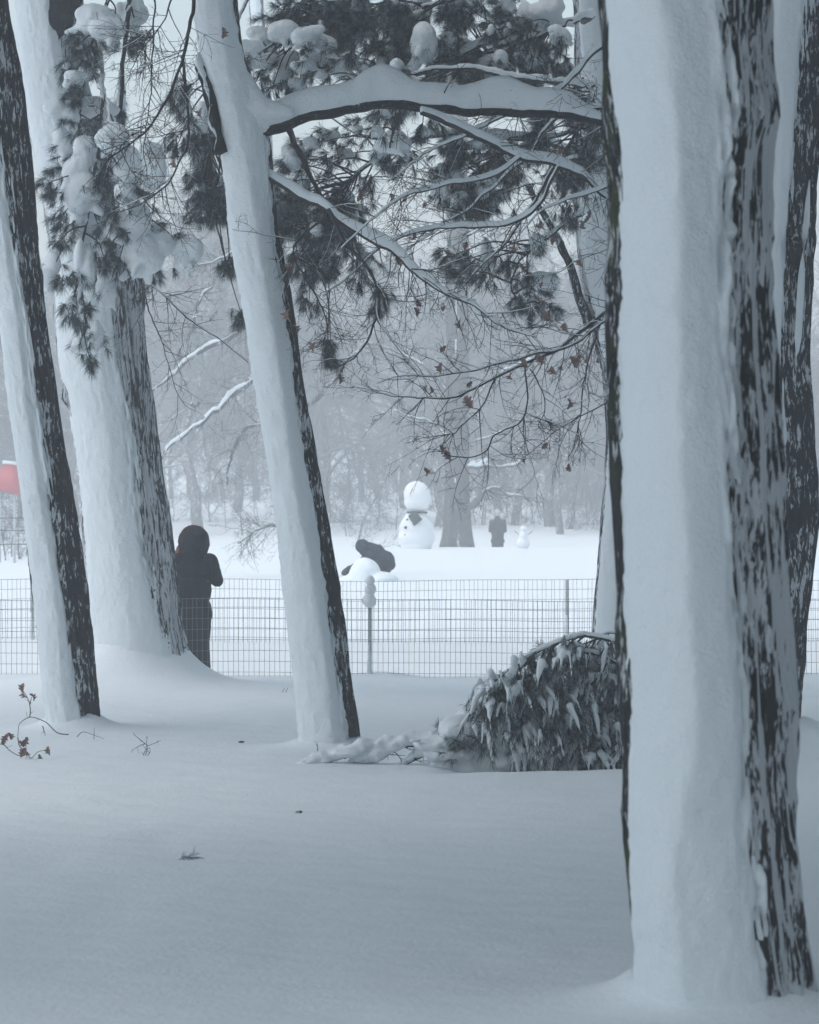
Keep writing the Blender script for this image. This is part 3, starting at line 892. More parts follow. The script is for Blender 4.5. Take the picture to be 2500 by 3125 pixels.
# ------------------------------------------------------------------ left leaning tree
tL = thing('slanting_tree', 'slim slanting trunk at the left edge, snow on its face and dark bark behind', 'tree', foot(225, 29.5))
trunk(tL, 29.5,
    [(-60, -130, 18), (0, -118, 26), (300, -88, 75), (500, -66, 96), (800, -30, 126), (1000, 2, 146), (1300, 40, 190), (1600, 80, 238), (1900, 112, 277), (2100, 130, 298), (2260, 145, 314)],
    [(-60, -70, -80, 8, .04), (500, 0, -80, 4, .04), (1000, 66, -80, 12, .045), (1500, 125, -80, 10, .045), (2000, 190, -74, 20, .045), (2250, 215, -70, 28, .045)],
    9.0, M['bark'], bark_amp=.016, nth=130, dz=.012, seed=53, groove=22.0)
crown(tL, (-5.4, 28.0, 10.8), (3.8, 4.2, 2.0), 5000, 64, M['needle'])

# ------------------------------------------------------------------ big pine on the left
tA = thing('pine_tree', 'stout pine on the left in a flaring drift, boughs heaped with snow', 'tree', foot(410, 36.0))
trunk(tA, 36.0,
    [(-60, 45, 240), (0, 50, 250), (200, 66, 262), (400, 92, 310), (600, 130, 365), (750, 152, 410), (850, 162, 440), (1000, 172, 452), (1100, 180, 462), (1300, 218, 484), (1500, 245, 503),
     (1700, 262, 528), (1850, 270, 550), (1950, 272, 566), (2050, 268, 592), (2150, 255, 620)],
    [(-60, 140, -82, 10, .04), (400, 190, -82, 36, .05), (900, 290, -82, 22, .05), (1300, 335, -80, 24, .05), (1700, 380, -78, 30, .05), (1900, 410, -76, 44, .05), (2100, 430, -90, 80, .06)],
    11.0, M['bark_pine'], bark_amp=.020, nth=190, dz=.014, seed=71, groove=22.0, gzf=1.6, lump=((1212, math.radians(-72), .09, .07),))
limb(tA, pixline([(205, 330, 36.1), (165, 150, 35.9), (190, 20, 35.7), (250, -90, 35.6)], 36), .15, .13, None, 'dark_limb', 'bark_bare', 81, 14)
dA = 34.6
bough(tA, pixline([(330, -120, 35.6), (330, 0), (285, 110), (260, 220), (245, 340), (235, 470)], dA), .026, .010,
      [(300, 62, 30, 62, 34), (262, 95, 30, 34, 30), (338, 100, 30, 44, 36), (250, 150, 34, 0, 0), (300, 150, 34, 0, 0), (270, 175, 34, 12, 10), (262, 222, 26, 24, 26), (225, 248, 26, 28, 18),
       (240, 285, 34, 0, 0), (215, 300, 34, 0, 0), (255, 335, 34, 62, 32), (215, 350, 30, 40, 28), (310, 340, 30, 30, 26), (300, 390, 36, 0, 0), (260, 400, 36, 0, 0), (240, 140, 36, 10, 8), (205, 200, 26, 14, 10)], 901, dA, 1.14, 8)
bough(tA, pixline([(300, 120, 35.8), (310, 330), (290, 520), (262, 700), (250, 860), (262, 1010)], dA - .2), .022, .007,
      [(202, 462, 28, 30, 46), (250, 462, 26, 28, 36), (232, 530, 28, 42, 38), (255, 612, 26, 44, 44), (270, 700, 26, 30, 40), (250, 768, 28, 38, 28), (252, 842, 24, 22, 58),
       (175, 520, 30, 14, 20), (165, 590, 32, 12, 16), (185, 660, 34, 14, 12), (200, 700, 34, 0, 0), (180, 740, 34, 0, 0), (156, 836, 30, 22, 38), (200, 860, 36, 0, 0), (215, 930, 36, 14, 20), (300, 560, 34, 0, 0),
       (300, 640, 34, 0, 0), (310, 720, 34, 0, 0), (320, 790, 36, 0, 0), (300, 850, 34, 0, 0), (232, 980, 34, 0, 0), (270, 960, 34, 0, 0), (248, 1050, 34, 24, 24), (292, 1035, 34, 18, 40), (275, 1100, 26, 0, 0), (140, 560, 26, 8, 8)], 902, dA - .2, 1.14, 8)
bough(tA, pixline([(300, 250, 35.9), (345, 400), (370, 520), (400, 640), (430, 780)], dA - .4), .020, .007,
      [(345, 432, 30, 42, 36), (400, 520, 28, 52, 44), (470, 505, 14, 36, 54), (388, 602, 32, 32, 26), (402, 690, 34, 58, 46), (440, 790, 34, 50, 52), (360, 765, 22, 15, 15), (332, 880, 26, 24, 42),
       (370, 720, 36, 0, 0), (345, 650, 36, 0, 0), (340, 520, 36, 0, 0), (420, 600, 36, 0, 0), (480, 700, 30, 14, 14), (562, 775, 22, 28, 38), (540, 730, 34, 10, 8), (470, 830, 30, 0, 0), (330, 470, 34, 0, 0), (360, 810, 30, 0, 0)], 903, dA - .4, 1.14, 8)
bough(tA, pixline([(420, -140, 35.8), (398, 0), (386, 120), (372, 260), (372, 392)], dA + .3), .030, .016,
      [(400, 60, 26, 34, 46), (425, 110, 34, 0, 0), (405, 135, 34, 0, 0), (372, 300, 0, 10, 60), (365, 350, 20, 0, 0)], 904, dA + .3, 1.14, 7)
pA_lines = [
    ([(425, 838, 35.6), (500, 900), (600, 990), (690, 1050), (756, 1106)], .013, .004, (.004, .006, .004), 14),
    ([(425, 838, 35.6), (460, 960), (512, 1100), (530, 1180), (560, 1232), (612, 1262)], .009, .002, None, 14),
    ([(330, 450, 35.4), (410, 555), (470, 640), (540, 690), (612, 702)], .012, .003, (.004, .004), 14),
]
for k, (ln, r0, r1, h, nt) in enumerate(pA_lines):
    limb(tA, pixline(ln, 35.0), r0, r1, h, 'branch', 'twig', 700 + k, 6, 1.0, nt, .5, .004, 3, False, .1, .01)
crown(tA, (-4.2, 36.0, 12.0), (3.6, 3.6, 2.6), 2200, 65, M['needle'])

# ------------------------------------------------------------------ pine behind the near trunk, boughs over the middle
tP = thing('pine_tree', 'crooked snow-crusted pine behind the thick right trunk, dark boughs spread to the left', 'tree', foot(1880, 36.4))
trunk(tP, 36.4,
    [(-60, 1748, 1905), (200, 1758, 1910), (500, 1748, 1905), (700, 1752, 1905), (850, 1772, 1910), (1000, 1805, 1935), (1150, 1838, 1955), (1300, 1848, 1968), (1500, 1842, 1970), (1700, 1828, 1962), (1900, 1812, 1955), (2100, 1800, 1960)],
    [(-60, 1830, -60, 80, .03), (500, 1830, -56, 80, .03), (900, 1850, -52, 80, .03), (1200, 1905, -50, 80, .03), (1400, 1905, -62, 80, .03), (1900, 1890, -78, 80, .04), (2100, 1885, -80, 80, .04)],
    11.0, M['bark_pine'], bark_amp=.016, nth=110, dz=.018, seed=91, groove=20.0)
limb(tP, pixline([(1800, 1000), (1765, 900), (1740, 820), (1700, 725), (1650, 640), (1610, 560)], 36.3, -.4), .045, .026, (.01, .02, .03, .03), 'dark_limb', 'bark', 82, 10, .9)
dP = 33.2
bough(tP, pixline([(1760, -60, 36), (1500, -40), (1300, 20), (1120, 60), (1000, 60), (900, 20)], dP), .04, .010,
      region(1090, 80, 200, 120, 48, 21, snow=.32, sw=(12, 26), sh=(10, 22)) + [(1290, 30, 26, 36, 50), (1180, 20, 34, 16, 14), (850, 30, 34, 0, 0), (830, 75, 30, 0, 0), (905, 10, 30, 0, 0), (1000, 20, 40, 0, 0), (1060, 110, 40, 0, 0), (1130, 150, 40, 0, 0)], 911, dP, 1, 9)
bough(tP, pixline([(1700, -40, 36), (1420, 160), (1180, 250), (1080, 240), (1000, 165), (880, 112), (790, 165), (742, 262)], dP - .2), .034, .010,
      [(1040, 205, 30, 46, 30), (985, 150, 30, 50, 36), (930, 120, 26, 50, 34), (870, 100, 26, 50, 34), (810, 125, 26, 46, 34), (765, 175, 26, 36, 34), (740, 235, 30, 22, 28),
       (820, 190, 36, 34, 24), (880, 185, 36, 36, 28), (935, 205, 36, 34, 26), (860, 240, 36, 26, 24), (910, 260, 36, 28, 22), (780, 250, 40, 0, 0), (760, 290, 36, 0, 0), (980, 230, 38, 18, 14), (1000, 270, 38, 0, 0), (830, 270, 40, 0, 0),
       (1060, 170, 40, 0, 0), (1110, 215, 40, 18, 14), (740, 200, 36, 0, 0)], 912, dP - .2, 1, 8, snowline=1.3)
bough(tP, pixline([(1790, 60, 36), (1640, 110), (1480, 170), (1340, 150), (1260, 180)], dP - .1), .036, .010,
      [(1292, 150, 26, 46, 56), (1240, 180, 36, 0, 0), (1250, 110, 36, 0, 0), (1340, 215, 36, 30, 18), (1390, 110, 40, 0, 0), (1420, 60, 40, 14, 12), (1620, 95, 26, 34, 62), (1668, 45, 30, 52, 36), (1560, 75, 30, 14, 14), (1570, 165, 26, 12, 14), (1715, 110, 26, 30, 24)] +
      region(1480, 130, 190, 120, 42, 22, snow=.42, sw=(12, 26), sh=(12, 30)) + region(1640, 190, 110, 80, 12, 25, snow=.4), 913, dP - .1, 1, 9)
bough(tP, pixline([(1800, 230, 36), (1600, 240), (1400, 210), (1260, 230), (1220, 330), (1190, 450)], dP - .6), .03, .008,
      [(1215, 215, 34, 24, 30), (1250, 270, 34, 26, 24), (1200, 290, 34, 22, 24), (1235, 330, 34, 18, 20), (1170, 345, 34, 22, 18), (1270, 300, 36, 0, 0), (1300, 260, 36, 14, 12), (1200, 440, 34, 54, 32), (1160, 470, 30, 30, 26), (1240, 480, 34, 20, 14), (1190, 500, 36, 0, 0), (1150, 400, 36, 20, 18), (1290, 400, 34, 20, 18), (1330, 370, 30, 14, 12), (1210, 370, 36, 0, 0)], 914, dP - .6, 1, 8)
bough(tP, pixline([(1790, 520, 36), (1560, 420), (1300, 420), (1100, 520), (1000, 640), (930, 760)], dP + .6), .034, .010,
      region(960, 700, 130, 120, 34, 23, snow=.25) + [(890, 470, 40, 30, 22), (950, 440, 40, 22, 18), (1010, 420, 40, 26, 20), (1060, 470, 40, 20, 18), (1000, 500, 44, 0, 0), (930, 510, 44, 0, 0), (1090, 400, 40, 18, 16), (1120, 560, 44, 0, 0), (890, 500, 36, 30, 20), (850, 560, 36, 26, 20), (920, 560, 34, 20, 16), (890, 640, 40, 0, 0), (1010, 610, 40, 0, 0), (990, 660, 40, 0, 0), (900, 800, 36, 14, 14), (930, 850, 36, 16, 18), (1010, 800, 36, 22, 22), (1080, 760, 36, 26, 20), (1110, 800, 34, 24, 26), (1100, 850, 38, 0, 0), (1160, 890, 34, 0, 0), (1150, 930, 30, 0, 0), (940, 930, 30, 10, 10), (1060, 600, 34, 20, 18), (1100, 640, 34, 16, 14), (1000, 1050, 18, 0, 0), (1010, 1095, 14, 0, 0)], 915, dP + .6, 1, 9)
bough(tP, pixline([(1790, 430, 36), (1680, 420), (1560, 460), (1450, 520), (1390, 600)], dP), .028, .008,
      region(1460, 520, 140, 120, 28, 24, snow=.45, sw=(14, 34)) + [(1400, 450, 36, 34, 26), (1500, 430, 36, 40, 26), (1430, 590, 38, 0, 0), (1480, 620, 36, 10, 10), (1560, 540, 38, 20, 16)], 916, dP, 1, 8)
bough(tP, pixline([(1800, 330, 36), (1760, 400), (1720, 500), (1720, 620)], dP), .024, .008,
      region(1740, 440, 100, 140, 26, 26, snow=.4, sw=(12, 28)) + [(1740, 680, 34, 0, 0), (1725, 650, 34, 10, 14), (1640, 420, 38, 0, 0), (1660, 560, 38, 0, 0)], 917, dP, 1, 8)
bough(tP, pixline([(1780, 690, 36), (1680, 720), (1600, 780), (1560, 860), (1600, 940)], dP + .3), .022, .007,
      [(1490, 790, 24, 20, 50), (1640, 750, 24, 22, 36), (1600, 880, 34, 20, 30), (1660, 870, 30, 44, 26), (1620, 940, 36, 0, 0), (1590, 920, 36, 0, 0), (1680, 940, 30, 0, 0), (1360, 790, 34, 0, 0), (1400, 830, 34, 0, 0), (1420, 790, 30, 10, 8), (1470, 840, 32, 0, 0), (1540, 800, 30, 0, 0), (1610, 830, 30, 0, 0)], 918, dP + .3, 1, 8)
bough(tP, pixline([(1700, -160, 36), (1200, -140, 34.5), (800, -60, 33), (690, 160, 32.6), (650, 330), (640, 520), (630, 680)], 32.4), .03, .008,
      region(640, 560, 50, 150, 18, 27, snow=.25, sw=(8, 16), sh=(10, 22)) + [(570, 270, 28, 0, 0), (560, 330, 30, 22, 30), (545, 300, 30, 16, 26), (590, 390, 34, 16, 20), (540, 440, 30, 0, 0), (620, 380, 36, 22, 44), (600, 450, 34, 0, 0), (690, 810, 24, 0, 0), (705, 800, 16, 0, 0), (735, 960, 22, 0, 0)], 919, 32.4, 1, 9)
crown(tP, (1.6, 35.5, 12.4), (4.5, 3.6, 2.8), 3600, 66, M['needle'])

# ------------------------------------------------------------------ fallen pine bough and snowed-in branch on the ground
dF = 25.4
tF = thing('fallen_pine_bough', 'fallen pine bough arching from the ground beside the thick right trunk, caked with snow', 'fallen bough', foot(1750, dF))
arcs = [
    ([(2030, 2010), (1900, 1960), (1790, 1945), (1690, 1965), (1590, 2020), (1510, 2090), (1465, 2170), (1445, 2215)], .016, .005),
    ([(2030, 2080), (1900, 2020), (1800, 1990), (1700, 2005), (1610, 2070), (1560, 2150), (1540, 2240)], .014, .005),
    ([(2030, 2150), (1920, 2090), (1840, 2070), (1760, 2100), (1690, 2170), (1640, 2260)], .013, .005),
    ([(2030, 2200), (1930, 2170), (1860, 2180), (1800, 2240), (1770, 2310)], .012, .005),
    ([(1990, 1985), (1930, 1950), (1860, 1935), (1800, 1950)], .007, .003),
]
cl = [
    [(x, y + 14, 30, 0, 0) for (x, y) in ((1860, 1955), (1820, 1955), (1770, 1955), (1730, 1962), (1690, 1975), (1650, 1995), (1615, 2015), (1580, 2040), (1550, 2065), (1520, 2095), (1750, 1990), (1700, 2000), (1800, 1985), (1660, 2030))] + region(1560, 2120, 80, 60, 14, 31, (18, 34), .5, (10, 20), (16, 34)) + [(1470, 2170, 26, 0, 0), (1500, 2110, 30, 18, 14), (1480, 2230, 20, 14, 34), (1540, 2090, 26, 24, 18), (1620, 2010, 26, 28, 14)],
    region(1640, 2150, 90, 90, 18, 32, (18, 36), .5, (10, 22), (18, 46)) + [(1590, 2210, 20, 22, 54), (1575, 2290, 20, 20, 40), (1620, 2320, 26, 0, 0), (1680, 2060, 30, 0, 0), (1640, 2060, 30, 0, 0)],
    region(1760, 2140, 110, 100, 24, 33, (18, 36), .5, (12, 24), (18, 44)) + [(1700, 2220, 24, 34, 44), (1740, 2260, 24, 26, 50), (1690, 2320, 26, 12, 14)],
    region(1850, 2250, 100, 75, 24, 34, (18, 36), .5, (14, 30), (16, 40)) + [(1900, 2170, 24, 36, 26), (1830, 2230, 24, 26, 40), (1900, 2300, 26, 0, 0), (1850, 2320, 26, 0, 0), (1800, 2310, 26, 18, 14), (1940, 2240, 26, 30, 30), (1760, 2325, 26, 0, 0)],
    region(1870, 2060, 90, 60, 22, 35, (18, 34), .55, (14, 30), (12, 26)),
]
for k, (ln, r0, r1) in enumerate(arcs):
    bough(tF, pixline(ln, dF + .12 * (k - 2)), r0, r1, cl[k], 940 + k, dF + .10 * (k - 2), 1.0, 3, .0072, .45, needle_len=.095, depth=.22, hang=True)

tG = thing('fallen_branch', 'low snow-buried branch lying on the ground from the middle tree to the fallen bough', 'fallen branch', foot(1150, 25.6))
dG = 25.85
mb, S = MB(), MB()
rng = random.Random(77)
for ln, r in (([(1050, 2290), (1110, 2268), (1190, 2255), (1270, 2245), (1340, 2235), (1420, 2180), (1460, 2130)], .017),
              ([(1080, 2310), (1170, 2290), (1215, 2262), (1260, 2258), (1300, 2275)], .012),
              ([(1230, 2310), (1270, 2295), (1310, 2280), (1400, 2290), (1480, 2300)], .014),
              ([(930, 2312), (1000, 2300), (1070, 2280), (1105, 2300)], .012),
              ([(1380, 2310), (1450, 2290), (1500, 2310), (1560, 2300)], .012)):
    L = smooth_line(pixline(ln, dG) - np.array((0, 0, .045)), None, .01, rng.randint(0, 99))
    mb.tube(L, r, 7)
    twigs(mb, L, np.full(len(L), r), rng, 3, .16, .004, 2)
    sd = rng.randint(0, 99)
    for i in range(0, len(L), 1):
        a = .5 + .5 * float(vnoise(i * .22, sd, 0, 5))
        h = (.018 + .045 * a) * min(1, .35 + .2 * i, .35 + .2 * (len(L) - 1 - i))
        S.ell(L[i] + np.array((rng.gauss(0, .006), rng.gauss(0, .012), r * .7 + h * .55)), (.034 + .02 * a, .04 + .035 * a, h), None, 10, 7)
for (x, y, w, h) in [(1330, 2262, 60, 22), (1400, 2215, 56, 40), (1445, 2175, 40, 40), (1470, 2220, 56, 52), (1420, 2262, 70, 40), (1500, 2265, 50, 40), (1370, 2290, 70, 26), (1480, 2300, 60, 34), (1550, 2280, 40, 30), (1545, 2318, 50, 24), (1060, 2285, 46, 16), (1640, 2330, 60, 14)]:
    s = dG / FPX
    c = P(x, y + 10, dG + rng.uniform(-.15, .15))
    S.ell(c, (w * s * 1.2, w * s * 1.2, h * s), None, 12, 8)
    for j in range(5):
        S.ell(c + np.array((rng.gauss(0, .7) * w * s, rng.gauss(0, .4) * w * s, rng.uniform(0, .8) * h * s)), (w * s * rng.uniform(.2, .5), w * s * .35, h * s * rng.uniform(.2, .4)), None, 10, 7)
S.ell(P(1440, 2350, dG + .1), (.32, .3, .2)); S.ell(P(1620, 2360, dG + .3), (.6, .4, .14))
b = mb.build('branch', M['bark'], tG)
fused(S, 'snow_cover', M['snow'], tG, .010, 6, .016, 3, 13.0)
T = []
for (x, y) in ((1340, 2230), (1345, 2236), (1650, 1985), (1450, 2160)):
    tuft(T, P(x, y, dG - .1), (rng.uniform(-.3, .3), 0, 1), rng, 30, .09)
for k in range(26):
    f = rng.random()
    tuft(T, P(1370 + 130 * f + rng.gauss(0, 14), 2275 - 80 * f + rng.uniform(-10, 50), dG - .22 + rng.uniform(-.08, .1)), (rng.uniform(-.9, .1), -.5, rng.uniform(-.9, .5)), rng, 24, .085)
needle_object(T, 'needles', tG)

# ------------------------------------------------------------------ wire fences
def fence(label, d, x0, x1, zbot, ztop, rows, seed, posts):
    """welded wire: level wires every 4 inches, upright wires every 2 inches, steel posts"""
    t = thing('wire_fence', label, 'fence', (0, d, gz(0, d)), 'wire fences along the path')
    rng = random.Random(seed)
    sag = lambda x: .014 * math.sin(x * 1.1 + seed) + .006 * math.sin(x * 2.7)
    n = int((x1 - x0) / .0508)
    mb = MB(); mb.tube([(0, 0, zbot), (0, 0, (zbot + ztop) / 2), (0, 0, ztop)], .0022, 5)
    up = mb.data('upright_wire'); up.materials.append(M['wire'])
    for k in range(n):
        x = x0 + k * .0508
        o = bpy.data.objects.new('upright_wire', up)
        o.location = (x, d + rng.gauss(0, .002), sag(x)); o.rotation_euler = (0, rng.gauss(0, .008), 0)
        COL.objects.link(o); o.parent = t; o.matrix_parent_inverse = Matrix.Translation(-t.location)
    xs = np.linspace(x0, x1, 90)
    for z in rows:
        mb = MB()
        mb.tube(np.stack([xs, np.full(90, d - .0035), np.array([z + sag(x) for x in xs])], -1), .0026 if z > ztop - .05 else .0023, 5)
        mb.build('level_wire', M['wire'], t)
    for (px, h) in posts:
        x = (px - 1250) * d / FPX
        mb = MB()
        g0 = gz(x, d) - .25
        mb.box((x, d + .026, (g0 + h) / 2), (.019, .003, (h - g0) / 2)); mb.box((x, d + .045, (g0 + h) / 2), (.004, .016, (h - g0) / 2))
        p = mb.build('post', M['post'], t, False)
        S = MB(); zz = np.linspace(g0 + .2, g0 + .55, 8)
        S.tube(np.stack([np.full(8, x - .006) + .004 * np.sin(zz * 40), np.full(8, d + .004), zz], -1), np.linspace(.032, .010, 8), 8)
        S.build('snow_crust', M['snow'], p)
    return t
pz = lambda py, d: CAMH + (HOR - py) * d / FPX
dN, dQ = 37.8, 43.1
rows = [pz(y, dN) for y in (1830, 1858, 1891, 1924, 1957, 1990, 2023, 2056, 2089)]
fence('nearer wire mesh fence at the path edge, with a tiny snowman on one post', dN, -6.0, 6.0, -.25, rows[0] + .006, rows, 3, [(378, .72), (1129, pz(1845, dN)), (1880, .72)])
rows = [pz(y, dQ) for y in (1769, 1799, 1829, 1859, 1888, 1917, 1946, 1975)]
fence('farther wire mesh fence across the path, in front of the open field', dQ, -7.0, 7.0, -.12, rows[0] + .006, rows, 5, [(98, .8), (914, .8), (1731, pz(1768, dQ))])

# tiny snowman on the post
x, y = (1129 - 1250) * dN / FPX, dN + .02
t = thing('tiny_snowman', 'tiny three-ball snowman sitting on a post of the nearer fence', 'snowman', (x, y, pz(1856, dN)))
s = dN / FPX
def lumpy(name, c, r, mat, parent, seed, amp=.06, seg=28, rings=18):
    mb = MB(); mb.ell((0, 0, 0), (1, 1, 1), None, seg, rings)
    v = mb.v[0]
    k = 1 + amp * fbm(v[:, 0] * 1.8, v[:, 1] * 1.8, v[:, 2] * 1.8, seed, 3)
    mb.v[0] = v * k[:, None] * np.asarray(r) + np.asarray(c)
    return mb.build(name, mat, parent)
lumpy('base_ball', (x - .005, y, pz(1832, dN)), (21 * s, 21 * s, 24 * s), M['packed'], t, 3, .12)
lumpy('middle_ball', (x + .002, y, pz(1799, dN)), (18.5 * s, 18 * s, 18 * s), M['packed'], t, 4, .1)
lumpy('head', (x + .002, y, pz(1771, dN)), (15 * s, 15 * s, 15 * s), M['packed'], t, 6, .07)

# ------------------------------------------------------------------ people
def figure(t, body, clothes, voxel=.012):
    mb = MB()
    for c in body:
        if c[0] == 'e': mb.ell(c[1], c[2])
        else: mb.cone(*c[1:])
    base = np.array(t.location)
    def shift(m): m.v = [v @ ROT.T + base for v in m.v]
    shift(mb)
    fused(mb, 'body', M['skin'], t, voxel, 3)
    for name, mat, shapes in clothes:
        mb = MB()
        for c in shapes:
            if c[0] == 'e': mb.ell(c[1], c[2])
            elif c[0] == 't': mb.tube(c[1], c[2], 14)
            else: mb.cone(*c[1:])
        shift(mb)
        fused(mb, name, M[mat], t, voxel, 4, .004, 5, 16.0)

def hand(p, fwd, side, up, s=1.0):
    """palm, four bent fingers of unequal length and a thumb from the side of the palm"""
    p, fwd, side, up = [np.asarray(k, float) for k in (p, fwd, side, up)]
    out = [('c', p, p + fwd * .06 * s, .030 * s, .034 * s)]
    for k, L in enumerate((.060, .070, .066, .050)):
        b = p + fwd * .075 * s + side * (k - 1.5) * .019 * s
        m = b + fwd * L * .55 * s - up * .006
        e = m + (fwd * .5 - up * .85) * L * .6 * s
        out += [('c', b, m, .0095 * s, .009 * s), ('c', m, e, .009 * s, .0075 * s)]
    b = p + fwd * .02 * s - side * .032 * s
    m = b + (fwd * .6 - side * .8) * .035 * s
    out += [('c', b, m, .012 * s, .010 * s), ('c', m, m + (fwd * .9 - up * .4) * .028 * s, .010 * s, .008 * s)]
    return out

# photographer seen from behind between the fences
dH = 40.2
xh = (592 - 1250) * dH / FPX
t = thing('person', 'person in a black hooded coat from behind, hands raised, right of the stout pine', 'person', (xh, dH, gz(xh, dH)))
ROT = np.eye(3)
body = [('e', (0, .03, 1.49), (.085, .10, .12)), ('c', (0, .0, 1.30), (0, .02, 1.42), .06, .055), ('c', (0, .02, .90), (0, .02, 1.20), .10, .10),
        ('c', (-.13, .01, 1.27), (.13, .01, 1.27), .05, .05), ('c', (.17, 0, 1.29), (.235, .09, 1.09), .05, .042), ('c', (.235, .09, 1.09), (.09, .22, 1.33), .042, .030),
        ('c', (-.17, 0, 1.29), (-.245, .06, 1.12), .05, .042), ('c', (-.245, .06, 1.12), (-.185, .13, 1.32), .042, .030),
        ('c', (.08, .01, .84), (.10, .01, .48), .07, .055), ('c', (.10, .01, .48), (.115, -.02, .08), .058, .04), ('c', (-.08, .01, .84), (-.10, .02, .48), .07, .055), ('c', (-.10, .02, .48), (-.10, 0, .08), .058, .04),
        ('c', (.115, -.03, .05), (.125, .12, .04), .04, .035), ('c', (-.10, -.03, .05), (-.11, .12, .04), .04, .035)]
body += hand((-.185, .13, 1.335), (.25, .1, .95), (.9, .3, -.2), (-.3, .95, 0)) + hand((.085, .23, 1.35), (-.3, .1, .95), (.9, .3, .2), (.2, .95, 0))
figure(t, body, [
    ('coat', 'coat', [('e', (0, .01, 1.22), (.205, .15, .17)), ('c', (-.15, .01, 1.31), (.16, .01, 1.30), .075, .078), ('e', (0, .01, 1.0), (.19, .15, .25)), ('e', (0, .01, .80), (.185, .15, .17)), ('c', (-.085, .01, .74), (.085, .01, .74), .115, .115), ('c', (-.085, .01, .66), (.085, .01, .66), .10, .10),
                      ('c', (.17, .0, 1.30), (.24, .08, 1.09), .080, .070), ('c', (.24, .08, 1.09), (.11, .20, 1.30), .068, .050), ('c', (-.17, .0, 1.30), (-.25, .05, 1.13), .080, .068), ('c', (-.25, .05, 1.13), (-.195, .12, 1.285), .066, .046),
                      ('c', (0, .0, 1.30), (0, .02, 1.42), .12, .10)]),
    ('hood', 'coat', [('e', (.005, .02, 1.49), (.150, .155, .155)), ('e', (.02, -.02, 1.45), (.135, .13, .17)), ('e', (.06, -.01, 1.53), (.09, .11, .10)), ('c', (0, .01, 1.40), (0, .02, 1.46), .11, .12)]),
    ('fur_trim', 'fur', [('e', (-.135 * math.cos(a) - .005, .09, 1.49 + .15 * math.sin(a)), (.036, .04, .036)) for a in np.linspace(-.9, 4.0, 22)]),
    ('trousers', 'trouser', [('c', (.075, .005, .80), (.075, .01, .48), .115, .095), ('c', (.075, .01, .48), (.095, -.02, .12), .090, .085), ('c', (-.075, .005, .80), (-.075, .02, .48), .115, .095), ('c', (-.075, .02, .48), (-.085, 0, .12), .090, .082), ('c', (-.06, 0, .80), (.06, 0, .80), .11, .11)]),
    ('boots', 'boot', [('c', (.113, -.03, .20), (.114, -.03, .07), .066, .062), ('c', (.114, -.03, .055), (.128, .14, .045), .055, .046), ('c', (-.10, -.02, .20), (-.10, -.02, .07), .066, .062), ('c', (-.10, -.02, .055), (-.115, .14, .045), .055, .046)]),
], .011)

# person stooping over a rolled ball of snow in the field, facing left
dS = 74.0
s = dS / FPX
xs_ = (1165 - 1250) * s
g0 = gz(xs_, dS)
t = thing('person', 'person in a dark navy hooded coat bent over to the left in the open field', 'person', (xs_, dS, g0))
def q(px, py, y=0.0): return ((px - 1165) * s, y, pz(py, dS) - g0)
body = [('e', q(1103, 1668), (.10, .085, .11)), ('c', q(1112, 1674), q(1130, 1682), .06, .07), ('c', q(1134, 1688), q(1176, 1710), .09, .10),
        ('c', q(1130, 1692, .16), q(1100, 1712, .20), .05, .04), ('c', q(1100, 1712, .20), q(1066, 1734, .16), .04, .03), ('c', q(1130, 1692, -.16), q(1104, 1716, -.14), .05, .04), ('c', q(1104, 1716, -.14), q(1066, 1736, -.04), .04, .03),
        ('c', q(1180, 1715, .1), (-.22, .12, .34), .09, .06), ('c', (-.22, .12, .34), (-.02, .12, .08), .06, .045), ('c', (-.02, .12, .05), (-.17, .12, .04), .045, .04),
        ('c', q(1180, 1715, -.1), (-.20, -.12, .32), .09, .06), ('c', (-.20, -.12, .32), (.02, -.12, .08), .06, .045), ('c', (.02, -.12, .05), (-.14, -.12, .04), .045, .04)]
body += hand(q(1064, 1736, .16), (-.75, 0, -.65), (0, 1, 0), (.6, 0, .75)) + hand(q(1064, 1738, -.04), (-.75, 0, -.65), (0, 1, 0), (.6, 0, .75))
